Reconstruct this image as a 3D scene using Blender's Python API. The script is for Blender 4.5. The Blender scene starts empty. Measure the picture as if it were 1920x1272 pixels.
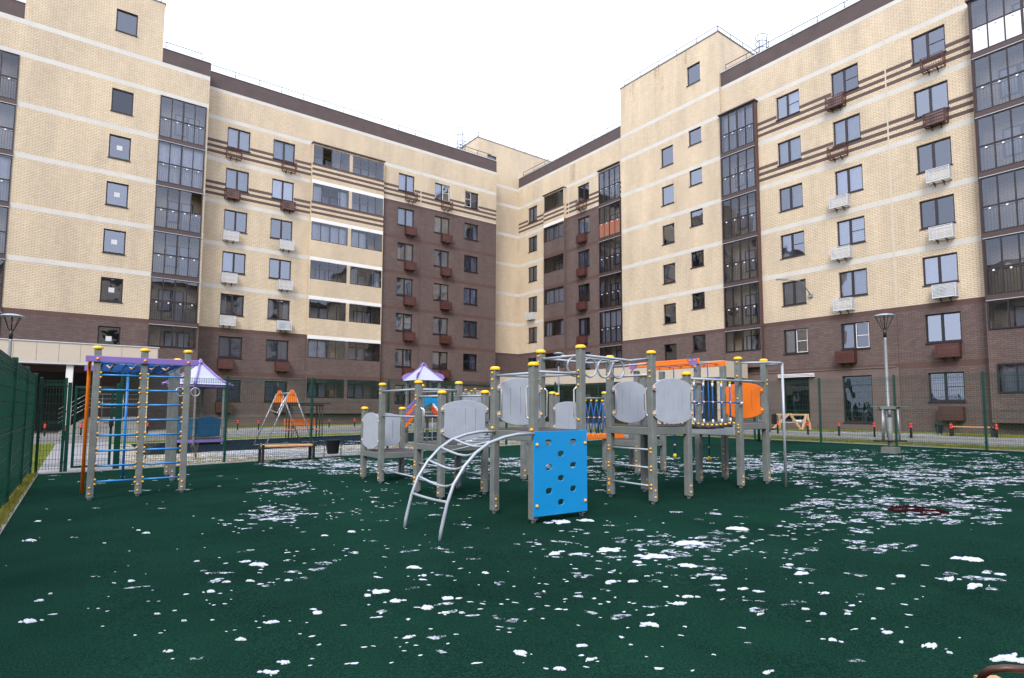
import bpy, bmesh, math, random
from mathutils import Vector, Matrix
R = math.radians
random.seed(7)
scene = bpy.context.scene
COL = scene.collection
# ------------------------------------------------------------------ camera model
FPX, PITCH, ROLL, YAW, EYE = 1080.86, R(4.4012), R(.2815), R(36.1858), 1.4
CX, CY = 960-16.2922, 636+49.2732
YB, XF = 43.5586, 35.0183                       # planes of the two main facades
YA, YC, XD, XE = YB-1.284, 45.42, XF+.06, XF-.19

def ray(x, y):
    a = (x-CX)/FPX; b = (y-CY)/FPX
    c, s = math.cos(ROLL), math.sin(ROLL)
    u = c*a+s*b; v = s*a-c*b
    c, s = math.cos(PITCH), math.sin(PITCH)
    r = (u, c-s*v, s+c*v)
    c, s = math.cos(YAW), math.sin(YAW)
    return Vector((c*r[0]+s*r[1], -s*r[0]+c*r[1], r[2]))
def gz(X): return min(max(.017*X, 0), .36)       # the yard rises gently towards the right wing
def G(x, y):
    z = 0
    r = ray(x, y)
    for _ in range(30):
        k = (z-EYE)/r.z; z = gz(r.x*k)
    return Vector((r.x*k, r.y*k, z))
def onY(x, y, Y): r = ray(x, y); k = Y/r.y; return Vector((r.x*k, Y, r.z*k+EYE))
def onX(x, y, X): r = ray(x, y); k = X/r.x; return Vector((X, r.y*k, r.z*k+EYE))

# ------------------------------------------------------------------ materials
def nodes(m):
    m.use_nodes = True; nt = m.node_tree; nt.nodes.clear(); return nt
def N(nt, t, **kw):
    n = nt.nodes.new(t)
    for k, v in kw.items():
        if k == 'ins':
            for a, b in v.items(): n.inputs[a].default_value = b
        else: setattr(n, k, v)
    return n
def ramp(nt, stops):
    n = nt.nodes.new('ShaderNodeValToRGB'); e = n.color_ramp.elements
    e[0].position, e[0].color = stops[0][0], (*stops[0][1], 1)
    e[1].position, e[1].color = stops[-1][0], (*stops[-1][1], 1)
    for p, c in stops[1:-1]:
        q = e.new(p); q.color = (*c, 1)
    return n
def mul(c, k): return tuple(min(1, x*k) for x in c)
def mk(name, rgb, rough=.6, metal=0, var=.18, scale=3., bump=0, bscale=60., spec=.5):
    m = bpy.data.materials.new(name); nt = nodes(m); L = nt.links.new
    out = N(nt, 'ShaderNodeOutputMaterial'); b = N(nt, 'ShaderNodeBsdfPrincipled')
    b.inputs['Metallic'].default_value = metal; b.inputs['Specular IOR Level'].default_value = spec
    geo = N(nt, 'ShaderNodeNewGeometry')
    n1 = N(nt, 'ShaderNodeTexNoise', ins={'Scale': scale, 'Detail': 8., 'Roughness': .65}); L(geo.outputs['Position'], n1.inputs['Vector'])
    r = ramp(nt, [(.25, mul(rgb, 1-var)), (.75, mul(rgb, 1+var))]); L(n1.outputs['Fac'], r.inputs['Fac'])
    L(r.outputs['Color'], b.inputs['Base Color'])
    mr = N(nt, 'ShaderNodeMapRange', ins={'To Min': max(0, rough-.1), 'To Max': min(1, rough+.1)}); L(n1.outputs['Fac'], mr.inputs['Value']); L(mr.outputs[0], b.inputs['Roughness'])
    if bump:
        n2 = N(nt, 'ShaderNodeTexNoise', ins={'Scale': bscale, 'Detail': 4.}); L(geo.outputs['Position'], n2.inputs['Vector'])
        bp = N(nt, 'ShaderNodeBump', ins={'Strength': bump, 'Distance': .02}); L(n2.outputs['Fac'], bp.inputs['Height']); L(bp.outputs['Normal'], b.inputs['Normal'])
    L(b.outputs[0], out.inputs[0])
    return m
def mk_brick(name, c1, c2, mortar, stain, stain_amt, bw=.27, bh=.1, bump=.4):
    m = bpy.data.materials.new(name); nt = nodes(m); L = nt.links.new
    out = N(nt, 'ShaderNodeOutputMaterial'); b = N(nt, 'ShaderNodeBsdfPrincipled', ins={'Roughness': .85})
    b.inputs['Specular IOR Level'].default_value = .25
    geo = N(nt, 'ShaderNodeNewGeometry'); sp = N(nt, 'ShaderNodeSeparateXYZ'); L(geo.outputs['Position'], sp.inputs[0])
    ad = N(nt, 'ShaderNodeMath', operation='ADD'); L(sp.outputs[0], ad.inputs[0]); L(sp.outputs[1], ad.inputs[1])
    cb = N(nt, 'ShaderNodeCombineXYZ'); L(ad.outputs[0], cb.inputs[0]); L(sp.outputs[2], cb.inputs[1])
    br = N(nt, 'ShaderNodeTexBrick', ins={'Color1': (*c1, 1), 'Color2': (*c2, 1), 'Mortar': (*mortar, 1), 'Scale': 1., 'Mortar Size': .011, 'Mortar Smooth': .3, 'Bias': 0., 'Brick Width': bw, 'Row Height': bh})
    L(cb.outputs[0], br.inputs['Vector'])
    n1 = N(nt, 'ShaderNodeTexNoise', ins={'Scale': .35, 'Detail': 8., 'Roughness': .7}); L(geo.outputs['Position'], n1.inputs['Vector'])
    mpw = N(nt, 'ShaderNodeMapping', ins={'Scale': (1, 1, .22)}); L(geo.outputs['Position'], mpw.inputs[0]); L(mpw.outputs[0], n1.inputs['Vector'])
    n1.inputs['Scale'].default_value = .6
    r1 = ramp(nt, [(.3, (.80, .80, .82)), (.7, (1.14, 1.13, 1.11))]); L(n1.outputs['Fac'], r1.inputs['Fac'])
    mx = N(nt, 'ShaderNodeMix', data_type='RGBA', blend_type='MULTIPLY'); mx.inputs[0].default_value = 1
    L(br.outputs['Color'], mx.inputs[6]); L(r1.outputs['Color'], mx.inputs[7])
    n2 = N(nt, 'ShaderNodeTexNoise', ins={'Scale': .8, 'Detail': 10., 'Roughness': .75}); L(geo.outputs['Position'], n2.inputs['Vector'])
    r2 = ramp(nt, [(.6, (0, 0, 0)), (.78, (stain_amt,)*3)]); L(n2.outputs['Fac'], r2.inputs['Fac'])
    m2 = N(nt, 'ShaderNodeMix', data_type='RGBA'); L(r2.outputs['Color'], m2.inputs[0]); L(mx.outputs[2], m2.inputs[6]); m2.inputs[7].default_value = (*stain, 1)
    L(m2.outputs[2], b.inputs['Base Color'])
    bp = N(nt, 'ShaderNodeBump', ins={'Strength': bump, 'Distance': .01}); bp.invert = True
    L(br.outputs['Fac'], bp.inputs['Height']); L(bp.outputs['Normal'], b.inputs['Normal'])
    L(b.outputs[0], out.inputs[0]); return m
def mk_glass(name, tint, refl, wob=.006, vary=.1):
    m = bpy.data.materials.new(name); nt = nodes(m); L = nt.links.new
    out = N(nt, 'ShaderNodeOutputMaterial'); t = N(nt, 'ShaderNodeBsdfTransparent', ins={'Color': (*tint, 1)})
    g = N(nt, 'ShaderNodeBsdfGlossy', ins={'Color': (.80, .86, 1, 1), 'Roughness': .01})
    geo = N(nt, 'ShaderNodeNewGeometry'); n = N(nt, 'ShaderNodeTexNoise', ins={'Scale': 1.3, 'Detail': 1.}); L(geo.outputs['Position'], n.inputs['Vector'])
    bp = N(nt, 'ShaderNodeBump', ins={'Strength': 1., 'Distance': wob}); L(n.outputs['Fac'], bp.inputs['Height']); L(bp.outputs['Normal'], g.inputs['Normal'])
    f = N(nt, 'ShaderNodeFresnel', ins={'IOR': 1.55})
    a = N(nt, 'ShaderNodeMath', operation='MULTIPLY_ADD', use_clamp=True); a.inputs[1].default_value = 1.5; L(f.outputs[0], a.inputs[0])
    oi = N(nt, 'ShaderNodeObjectInfo'); mr = N(nt, 'ShaderNodeMapRange', ins={'To Min': refl, 'To Max': refl+vary}); L(oi.outputs['Random'], mr.inputs['Value']); L(mr.outputs[0], a.inputs[2])
    mx = N(nt, 'ShaderNodeMixShader'); L(a.outputs[0], mx.inputs[0]); L(t.outputs[0], mx.inputs[1]); L(g.outputs[0], mx.inputs[2]); L(mx.outputs[0], out.inputs[0])
    return m
def mk_speckle(name, stops, scale, rough=.95, big=.25, patch=None, patchscale=.6, bump=.5, spec=.2):
    """granular ground; optional patches of a second colour with an outline of their own"""
    m = bpy.data.materials.new(name); nt = nodes(m); L = nt.links.new
    out = N(nt, 'ShaderNodeOutputMaterial'); b = N(nt, 'ShaderNodeBsdfPrincipled', ins={'Roughness': rough}); b.inputs['Specular IOR Level'].default_value = spec
    geo = N(nt, 'ShaderNodeNewGeometry')
    n1 = N(nt, 'ShaderNodeTexNoise', ins={'Scale': scale, 'Detail': 3., 'Roughness': .8}); L(geo.outputs['Position'], n1.inputs['Vector'])
    r = ramp(nt, stops); L(n1.outputs['Fac'], r.inputs['Fac'])
    n2 = N(nt, 'ShaderNodeTexNoise', ins={'Scale': .45, 'Detail': 6., 'Roughness': .6}); L(geo.outputs['Position'], n2.inputs['Vector'])
    r2 = ramp(nt, [(.3, (1-big,)*3), (.7, (1+big,)*3)]); L(n2.outputs['Fac'], r2.inputs['Fac'])
    mx = N(nt, 'ShaderNodeMix', data_type='RGBA', blend_type='MULTIPLY'); mx.inputs[0].default_value = 1; L(r.outputs[0], mx.inputs[6]); L(r2.outputs[0], mx.inputs[7])
    col = mx.outputs[2]
    if patch:
        n3 = N(nt, 'ShaderNodeTexNoise', ins={'Scale': patchscale, 'Detail': 9., 'Roughness': .75}); L(geo.outputs['Position'], n3.inputs['Vector'])
        r3 = ramp(nt, [(patch[1], (0, 0, 0)), (patch[1]+.06, (1, 1, 1))]); L(n3.outputs['Fac'], r3.inputs['Fac'])
        if name == 'dark_green_rubber': r3.color_ramp.elements[0].position = .36; r3.color_ramp.elements[1].position = .72; r3.color_ramp.elements[1].color = (.55, .55, .55, 1)
        m2 = N(nt, 'ShaderNodeMix', data_type='RGBA'); L(r3.outputs[0], m2.inputs[0]); L(col, m2.inputs[6]); m2.inputs[7].default_value = (*patch[0], 1); col = m2.outputs[2]
    L(col, b.inputs['Base Color'])
    bp = N(nt, 'ShaderNodeBump', ins={'Strength': bump, 'Distance': .006}); L(n1.outputs['Fac'], bp.inputs['Height']); L(bp.outputs[0], b.inputs['Normal'])
    L(b.outputs[0], out.inputs[0]); return m

M = {}
M['cream'] = mk_brick('cream_brick', (.60, .50, .37), (.545, .445, .32), (.29, .23, .165), (.40, .27, .15), .35, bh=.094)
M['brown'] = mk_brick('brown_brick', (.140, .100, .092), (.108, .077, .071), (.064, .048, .045), (.26, .22, .21), .5, bh=.094)
M['brown_smooth'] = mk('brown_plaster', (.125, .09, .082), .85, var=.15, scale=1.5, bump=.1)
M['redband'] = mk('dark_red_brown_band', (.085, .044, .037), .8, var=.18, scale=2)
M['parapet'] = mk('dark_brown_parapet', (.072, .050, .049), .8, var=.28, scale=1.4)
M['band'] = mk('off_white_render_band', (.50, .48, .445), .85, var=.1, scale=1.2)
M['slabwhite'] = mk('white_painted_slab', (.66, .65, .63), .75, var=.07, scale=1.2)
M['stripe'] = mk('brown_brick_stripe', (.088, .058, .052), .85, var=.15, scale=4)
M['flash'] = mk('pale_metal_flashing', (.5, .51, .53), .45, metal=.3, var=.08)
M['roof'] = mk('grey_roof_membrane', (.2, .2, .21), .9)
M['frame'] = mk('dark_brown_window_frame', (.014, .008, .012), .42, var=.15)
M['whiteframe'] = mk('white_window_frame', (.75, .75, .78), .4, var=.05)
M['spandrel'] = mk('brown_metal_spandrel', (.055, .031, .028), .5, var=.15)
M['glass'] = mk_glass('window_glass', (.66, .72, .80), .05, vary=.16)
M['glassb'] = mk_glass('balcony_glass', (.93, .95, 1.), .0, vary=.05)
M['shopglass'] = mk_glass('dark_shop_glass', (.22, .30, .32), .0, vary=.02)
M['room'] = mk('room_wall_paint', (.22, .215, .21), .9, var=.2, scale=.8)
M['roomdark'] = mk('dark_room', (.07, .075, .08), .9, var=.3, scale=1)
M['curtain'] = mk('white_curtain_cloth', (.60, .62, .67), .9, var=.1, scale=5)
M['curtain2'] = mk('grey_curtain_cloth', (.38, .39, .42), .9, var=.15, scale=5)
M['accream'] = mk('pale_grey_metal', (.52, .54, .58), .5, var=.06)
M['acbrown'] = mk('red_brown_metal', (.075, .022, .016), .5, var=.2)
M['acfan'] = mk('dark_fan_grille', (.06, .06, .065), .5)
M['black'] = mk('black_painted_metal', (.012, .012, .014), .45)
M['steel'] = mk('brushed_stainless_tube', (.55, .57, .6), .32, metal=.75, var=.08, scale=9)
M['railgrey'] = mk('dull_grey_railing', (.10, .105, .12), .6)
M['galv'] = mk('galvanised_steel', (.26, .28, .30), .42, metal=.4, var=.14, scale=7)
M['silver'] = mk('silver_painted_tube', (.33, .365, .42), .38, metal=.2, var=.06, scale=6)
M['post'] = mk('grey_painted_wood_post', (.142, .155, .150), .6, var=.24, scale=7, bump=.12, bscale=30)
M['skirt'] = mk('grey_deck_skirt', (.125, .138, .132), .6, var=.12, scale=5)
M['deck'] = mk('maroon_antislip_deck', (.04, .026, .032), .6, var=.25, scale=14)
M['panel'] = mk('pale_grey_plastic_panel', (.345, .38, .445), .45, var=.09, scale=5)
M['panel2'] = mk('pale_grey_slide_side', (.24, .27, .31), .45, var=.06, scale=3)
M['yellow'] = mk('yellow_plastic_cap', (.80, .47, .012), .35, var=.06)
M['orangecap'] = mk('orange_plastic_bolt_cover', (.86, .40, .015), .35, var=.06)
M['blue'] = mk('bright_blue_plastic_sheet', (.003, .235, .56), .38, var=.04, scale=2)
M['joint'] = mk('cream_joint_filler', (.49, .43, .35), .9, var=.1)
M['salmonpanel'] = mk('salmon_balcony_sheet', (.27, .10, .055), .7, var=.15, scale=2)
M['bluedark'] = mk('deep_blue_panel', (.003, .06, .14), .5)
M['bluepaint'] = mk('blue_painted_tube', (.012, .19, .50), .35, var=.08)
M['bluerope'] = mk('blue_rope', (.006, .085, .30), .8, var=.2, scale=40)
M['whiterope'] = mk('white_rope_sleeve', (.6, .62, .66), .7)
M['peach'] = mk('salmon_rope_joint', (.72, .36, .22), .6)
M['orange'] = mk('orange_plastic_sheet', (.75, .16, .005), .4, var=.05, scale=3)
M['purple'] = mk('purple_painted_board', (.20, .13, .40), .45, var=.06)
M['roofwhite'] = mk('lilac_white_roof_panel', (.35, .37, .48), .5, var=.04)
M['green'] = mk('dark_green_fence_paint', (.003, .042, .029), .32, var=.12, scale=4)
M['wood'] = mk('varnished_pine_slat', (.47, .25, .11), .5, var=.18, scale=12)
M['rawwood'] = mk('raw_pine_board', (.5, .32, .18), .75, var=.2, scale=9)
M['orangewood'] = mk('orange_stained_slat', (.6, .15, .02), .5, var=.15, scale=9)
M['beige'] = mk('beige_composite_panel', (.46, .40, .325), .5, var=.04, scale=.8)
M['concrete'] = mk('grey_concrete', (.27, .26, .25), .9, var=.15, scale=3, bump=.2)
M['kerb'] = mk('pale_kerb_stone', (.24, .235, .23), .85, var=.2, scale=6)
M['asphalt'] = mk_speckle('wet_asphalt', [(.3, (.10, .105, .12)), (.7, (.17, .175, .19))], 40, .7, .2, patch=((.55, .57, .62), .66), patchscale=.8)
M['paving'] = mk_speckle('grey_paving', [(.3, (.17, .155, .15)), (.7, (.25, .23, .225))], 25, .85, .15)
M['path'] = mk_speckle('snow_dusted_path', [(.3, (.17, .165, .18)), (.7, (.30, .295, .32))], 30, .9, .12)
M['rubber'] = mk_speckle('dark_green_rubber', [(.33, (.002, .0065, .006)), (.5, (.0055, .0205, .0155)), (.68, (.016, .05, .035))], 85, 1., .3, patch=((.009, .043, .027), .53), patchscale=.35, bump=.8, spec=.0)
M['bluerubber'] = mk_speckle('dark_blue_rubber', [(.35, (.002, .005, .012)), (.65, (.008, .016, .03))], 90, .95, .2, bump=.7, spec=.06)
M['redrubber'] = mk_speckle('maroon_rubber', [(.35, (.012, .004, .005)), (.65, (.026, .007, .008))], 90, 1., .2, spec=0.)
M['grass'] = mk_speckle('patchy_lawn', [(.3, (.045, .065, .008)), (.5, (.10, .13, .016)), (.7, (.17, .16, .035))], 9, .95, .3, patch=((.5, .52, .57), .74), patchscale=2.2, spec=.05)
M['snowgrass'] = mk_speckle('lawn_under_thin_snow', [(.3, (.10, .085, .04)), (.5, (.24, .20, .13)), (.7, (.4, .36, .28))], 12, .95, .2, patch=((.46, .48, .55), .52), patchscale=4.)
M['blade'] = mk('grass_blade', (.15, .145, .02), .9, var=.5, scale=6)
M['snow'] = mk('crusty_snow', (.47, .50, .58), .75, var=.1, scale=20, bump=.5, bscale=70)
ms_ = bpy.data.materials.new('thin_melting_snow'); nt = nodes(ms_); L = nt.links.new
o1 = N(nt, 'ShaderNodeOutputMaterial'); b1 = N(nt, 'ShaderNodeBsdfPrincipled', ins={'Roughness': .8, 'Base Color': (.44, .475, .56, 1)}); t1 = N(nt, 'ShaderNodeBsdfTransparent')
g1 = N(nt, 'ShaderNodeNewGeometry'); n1 = N(nt, 'ShaderNodeTexNoise', ins={'Scale': 14., 'Detail': 10., 'Roughness': .75}); L(g1.outputs['Position'], n1.inputs['Vector'])
r1 = ramp(nt, [(.465, (0, 0, 0)), (.60, (1, 1, 1))]); L(n1.outputs['Fac'], r1.inputs['Fac']); mx1 = N(nt, 'ShaderNodeMixShader'); L(r1.outputs[0], mx1.inputs[0]); L(t1.outputs[0], mx1.inputs[1]); L(b1.outputs[0], mx1.inputs[2]); L(mx1.outputs[0], o1.inputs[0])
M['thinsnow'] = ms_
M['red'] = mk('red_reflector', (.80, .03, .015), .3, var=.04)
M['skin'] = mk('skin', (.5, .3, .22), .6)
M['hair'] = mk('dark_hair', (.02, .015, .012), .6)
M['jacket'] = mk('dark_jacket', (.03, .035, .05), .8)
M['lightshirt'] = mk('grey_shirt', (.3, .3, .34), .8)
M['twig'] = mk('bare_twig', (.10, .075, .06), .9)
M['rust'] = mk('brown_painted_tube', (.05, .016, .009), .45)
M['paper'] = mk('white_paper', (.5, .5, .52), .8, var=.03)
M['toyred'] = mk('red_plastic', (.6, .05, .02), .4)
M['leaf'] = mk('pot_plant_leaf', (.03, .07, .03), .8)

# ------------------------------------------------------------------ mesh builder
class MB:
    def __init__(s): s.v = []; s.f = []; s.m = []; s.sm = []
    def face(s, pts, mi=0, smooth=False):
        n = len(s.v); s.v += [Vector(p) for p in pts]; s.f.append(tuple(range(n, n+len(pts)))); s.m.append(mi); s.sm.append(smooth); return s
    def box(s, a, b, mi=0, faces='all'):
        x0, y0, z0 = a; x1, y1, z1 = b
        n = len(s.v)
        s.v += [Vector(p) for p in ((x0,y0,z0),(x1,y0,z0),(x1,y1,z0),(x0,y1,z0),(x0,y0,z1),(x1,y0,z1),(x1,y1,z1),(x0,y1,z1))]
        for q in ((0,3,2,1),(4,5,6,7),(0,1,5,4),(1,2,6,5),(2,3,7,6),(3,0,4,7)):
            s.f.append(tuple(n+i for i in q)); s.m.append(mi); s.sm.append(False)
        return s
    def cbox(s, a, b, c=.006, mi=0):
        """box with chamfered vertical-ish edges on every side (octagonal section along its longest axis)"""
        d = [b[i]-a[i] for i in range(3)]; ax = d.index(max(d)); o = [i for i in range(3) if i != ax]
        c = min(c, d[o[0]]*.4, d[o[1]]*.4)
        x0, x1, y0, y1 = a[o[0]], b[o[0]], a[o[1]], b[o[1]]
        ring = [(x0+c,y0),(x1-c,y0),(x1,y0+c),(x1,y1-c),(x1-c,y1),(x0+c,y1),(x0,y1-c),(x0,y0+c)]
        rings = []
        for t, e in ((a[ax], c), (a[ax]+c, 0), (b[ax]-c, 0), (b[ax], c)):
            rr = []
            for (p, q) in ring:
                mx, my = (x0+x1)/2, (y0+y1)/2
                if e: p = mx+(p-mx)*(1-2*e/(x1-x0)); q = my+(q-my)*(1-2*e/(y1-y0))
                P = [0, 0, 0]; P[ax] = t; P[o[0]] = p; P[o[1]] = q; rr.append(Vector(P))
            rings.append(rr)
        s.loft(rings, mi, False, True); return s
    def loft(s, rings, mi=0, smooth=True, caps=True, closed=True):
        n = len(s.v); k = len(rings[0])
        for r in rings: s.v += [Vector(p) for p in r]
        for i in range(len(rings)-1):
            for j in range(k if closed else k-1):
                a = n+i*k+j; b = n+i*k+(j+1) % k
                s.f.append((a, b, b+k, a+k)); s.m.append(mi); s.sm.append(smooth)
        if caps:
            s.f.append(tuple(n+j for j in reversed(range(k)))); s.m.append(mi); s.sm.append(False)
            s.f.append(tuple(n+(len(rings)-1)*k+j for j in range(k))); s.m.append(mi); s.sm.append(False)
        return s
    def tube(s, pts, r=.02, seg=8, mi=0, closed=False, caps=True):
        pts = [Vector(p) for p in pts]; n = len(pts); rings = []
        up = None
        for i, p in enumerate(pts):
            if closed: t = pts[(i+1) % n]-pts[i-1]
            else: t = pts[min(i+1, n-1)]-pts[max(i-1, 0)]
            t.normalize()
            if up is None:
                up = Vector((0, 0, 1)) if abs(t.z) < .9 else Vector((1, 0, 0))
            a = t.cross(up).normalized(); b = a.cross(t).normalized(); up = b
            rr = r[i] if isinstance(r, (list, tuple)) else r
            rings.append([p+(a*math.cos(2*math.pi*j/seg)+b*math.sin(2*math.pi*j/seg))*rr for j in range(seg)])
        if closed: rings.append(rings[0])
        s.loft(rings, mi, True, caps and not closed); return s
    def bar(s, p, q, w=.03, h=.03, mi=0):
        p, q = Vector(p), Vector(q); t = (q-p).normalized()
        up = Vector((0, 0, 1)) if abs(t.z) < .95 else Vector((0, 1, 0))
        a = t.cross(up).normalized()*w/2; b = a.cross(t).normalized()*h/2
        s.loft([[c-a-b, c+a-b, c+a+b, c-a+b] for c in (p, q)], mi, False); return s
    def lathe(s, c, prof, seg=12, mi=0, smooth=True):
        c = Vector(c)
        s.loft([[c+Vector((r*math.cos(2*math.pi*j/seg), r*math.sin(2*math.pi*j/seg), z)) for j in range(seg)] for r, z in prof], mi, smooth); return s
    def ball(s, c, r, mi=0, seg=8, sq=1.):
        return s.lathe(c, [(r*math.sin(math.pi*i/6)+1e-4, -r*sq*math.cos(math.pi*i/6)) for i in range(7)], seg, mi)
    def mesh(s, name, mats, T=None, off=None):
        me = bpy.data.meshes.new(name)
        vs = [(T @ v) if T else v for v in s.v]
        if off is not None: vs = [v-off for v in vs]
        me.from_pydata([tuple(v) for v in vs], [], s.f)
        for m in (mats if isinstance(mats, (list, tuple)) else [mats]): me.materials.append(m)
        me.polygons.foreach_set('material_index', s.m); me.polygons.foreach_set('use_smooth', s.sm)
        me.update(); return me

ORG = {}
def link(name, me, parent=None, loc=None, rotz=0):
    o = bpy.data.objects.new(name, me); COL.objects.link(o)
    if parent: o.parent = parent
    if loc is not None: o.location = loc
    if rotz: o.rotation_euler = (0, 0, rotz)
    return o
def org(o):
    return ORG.get(o.name, Vector((0, 0, 0)))
def part(name, mb, mats, parent):
    """mesh given in world coordinates, stored relative to its thing's base"""
    O = org(parent) if parent else Vector((0, 0, 0))
    o = link(name, mb.mesh(name, mats, off=O), parent); ORG[o.name] = O
    return o
def tag(o, label=None, cat=None, group=None, kind=None):
    if label: o['label'] = label
    if cat: o['category'] = cat
    if group: o['group'] = group
    if kind: o['kind'] = kind
    return o
def thing(name, label, cat, loc, group=None):
    o = link(name, None, None, Vector(loc)); ORG[o.name] = Vector(loc); o.empty_display_size = .3
    return tag(o, label, cat, group)
def single(name, mb, mats, label, cat, loc, group=None):
    O = Vector(loc); o = link(name, mb.mesh(name, mats, off=O), None, O); ORG[o.name] = O
    return tag(o, label, cat, group)
def struct(name, mb, mats, kind='structure', label=None):
    o = link(name, mb.mesh(name, mats)); tag(o, label, None, None, kind); return o
def copy_tree(o, parent=None):
    c = o.copy(); COL.objects.link(c)
    if parent: c.parent = parent
    for ch in [x for x in bpy.data.objects if x.parent == o]: copy_tree(ch, c)
    return c
def plate(outline, holes, t, bevel=.004):
    """flat board with rounded edges and cut-outs: local x, y in the board, z its thickness"""
    cu = bpy.data.curves.new('board', 'CURVE'); cu.dimensions = '2D'; cu.fill_mode = 'BOTH'; cu.extrude = max(t/2-bevel, .0005); cu.bevel_depth = bevel; cu.bevel_resolution = 1
    for poly in [outline]+holes:
        sp = cu.splines.new('POLY'); sp.points.add(len(poly)-1); sp.use_cyclic_u = True
        for p, q in zip(sp.points, poly): p.co = (q[0], q[1], 0, 1)
    ob = bpy.data.objects.new('board', cu); COL.objects.link(ob)
    dg = bpy.context.evaluated_depsgraph_get(); me = bpy.data.meshes.new_from_object(ob.evaluated_get(dg))
    mb = MB(); mb.v = [v.co.copy() for v in me.vertices]; mb.f = [tuple(p.vertices) for p in me.polygons]; mb.m = [0]*len(mb.f); mb.sm = [False]*len(mb.f)
    bpy.data.objects.remove(ob); bpy.data.curves.remove(cu); bpy.data.meshes.remove(me)
    return mb
def place(mb, o, u, n=None):
    """board coordinates -> world: origin o, x along u, y up"""
    u = Vector(u).normalized(); z = Vector((0, 0, 1)); n = Vector(n) if n else u.cross(z)
    mb.v = [Vector(o)+u*v.x+z*v.y+n*v.z for v in mb.v]; return mb
def ell(cx, cy, rx, ry, n=20, p=2.):
    out = []
    for i in range(n):
        a = 2*math.pi*i/n; c, s = math.cos(a), math.sin(a)
        out.append((cx+rx*math.copysign(abs(c)**(2/p), c), cy+ry*math.copysign(abs(s)**(2/p), s)))
    return out

# ------------------------------------------------------------------ facades
class Fr:                        # a facade plane: u runs to the right seen from the yard, d into the building
    def __init__(s, axis, c): s.ax, s.c = axis, c; s.rot = 0 if axis == 'Y' else R(-90)
    def p(s, u, d, z): return Vector((u, s.c+d, z)) if s.ax == 'Y' else Vector((s.c+d, -u, z))
    def box(s, mb, u0, u1, d0, d1, z0, z1, mi=0):
        a, b = s.p(u0, d0, z0), s.p(u1, d1, z1)
        mb.box(tuple(min(a[i], b[i]) for i in range(3)), tuple(max(a[i], b[i]) for i in range(3)), mi)
def wall(mb, fr, u0, u1, z0, z1, ops, matfn, ub=(), zb=(), reveal=.16, d=0):
    us = sorted(set([u0, u1]+[x for x in ub if u0 < x < u1]+[x for o in ops for x in o[:2] if u0 < x < u1]))
    zs = sorted(set([z0, z1]+[x for x in zb if z0 < x < z1]+[x for o in ops for x in o[2:4] if z0 < x < z1]))
    for i in range(len(us)-1):
        for j in range(len(zs)-1):
            a, b, c, e = us[i], us[i+1], zs[j], zs[j+1]; um, zm = (a+b)/2, (c+e)/2
            if b-a < 1e-5 or e-c < 1e-5 or any(o[0] < um < o[1] and o[2] < zm < o[3] for o in ops): continue
            mb.face([fr.p(a, d, c), fr.p(b, d, c), fr.p(b, d, e), fr.p(a, d, e)], matfn(um, zm))
    for o in ops:
        a, b, c, e = max(o[0], u0), min(o[1], u1), max(o[2], z0), min(o[3], z1)
        if b <= a or e <= c: continue
        for q in (((a,c),(a,e)), ((b,c),(b,e)), ((a,c),(b,c)), ((a,e),(b,e))):
            (p0, q0), (p1, q1) = q
            mb.face([fr.p(p0, d, q0), fr.p(p1, d, q1), fr.p(p1, d+reveal, q1), fr.p(p0, d+reveal, q0)], matfn(a-.01, (c+e)/2))
CACHE = {}
def cached(key, fn):
    if key not in CACHE: CACHE[key] = fn()
    return CACHE[key]
def sub(name, me, parent, label=None):
    o = link(name, me, parent); 
    if label: o['label'] = label
    return o
def wave(mb, x0, x1, z0, z1, y, amp=.012, per=.17):
    n = max(4, int((x1-x0)/.03)); lo = []; hi = []
    for i in range(n+1):
        x = x0+(x1-x0)*i/n; yy = y+amp*math.sin(2*math.pi*x/per)+.4*amp*math.sin(7*x+z0)
        lo.append((x, yy, z0)); hi.append((x, yy, z1))
    for i in range(n): mb.face([lo[i], lo[i+1], hi[i+1], hi[i]], 0, True)
def m_room(w, h, depth, mat, y0=.2, floor=.0):
    mb = MB(); a, b, c, e = -.25, w+.25, -.3-floor, h+.25
    mb.face([(a, y0+depth, c), (b, y0+depth, c), (b, y0+depth, e), (a, y0+depth, e)])
    mb.face([(a, y0, c), (a, y0+depth, c), (a, y0+depth, e), (a, y0, e)]); mb.face([(b, y0, c), (b, y0+depth, c), (b, y0+depth, e), (b, y0, e)])
    mb.face([(a, y0, c), (b, y0, c), (b, y0+depth, c), (a, y0+depth, c)]); mb.face([(a, y0, e), (b, y0, e), (b, y0+depth, e), (a, y0+depth, e)])
    return mb.mesh('interior', mat)
def m_winframe(w, h, mull, split, f=.07):
    mb = MB(); y0, y1 = .10, .165
    mb.box((0, y0, 0), (f, y1, h)); mb.box((w-f, y0, 0), (w, y1, h)); mb.box((f, y0+.002, h-f), (w-f, y1-.002, h)); mb.box((f, y0+.002, 0), (w-f, y1-.002, f*1.3))
    for m in mull: mb.box((m*w-.06, y0-.006, f*1.3), (m*w+.06, y1-.004, h-f))
    for (a, b, t) in split: mb.box((a*w, y0+.012, t*h-.02), (b*w, y1-.01, t*h+.02))
    return mb.mesh('window', M['frame'])
def m_quad(w, h, y, mat, name, x0=.03, z0=.03):
    return MB().face([(x0, y, z0), (w-x0, y, z0), (w-x0, y, h-z0), (x0, y, h-z0)]).mesh(name, mat)
def m_sill(w): return MB().box((-.04, -.05, -.045), (w+.04, .1, -.003)).mesh('sill', M['frame'])
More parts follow.
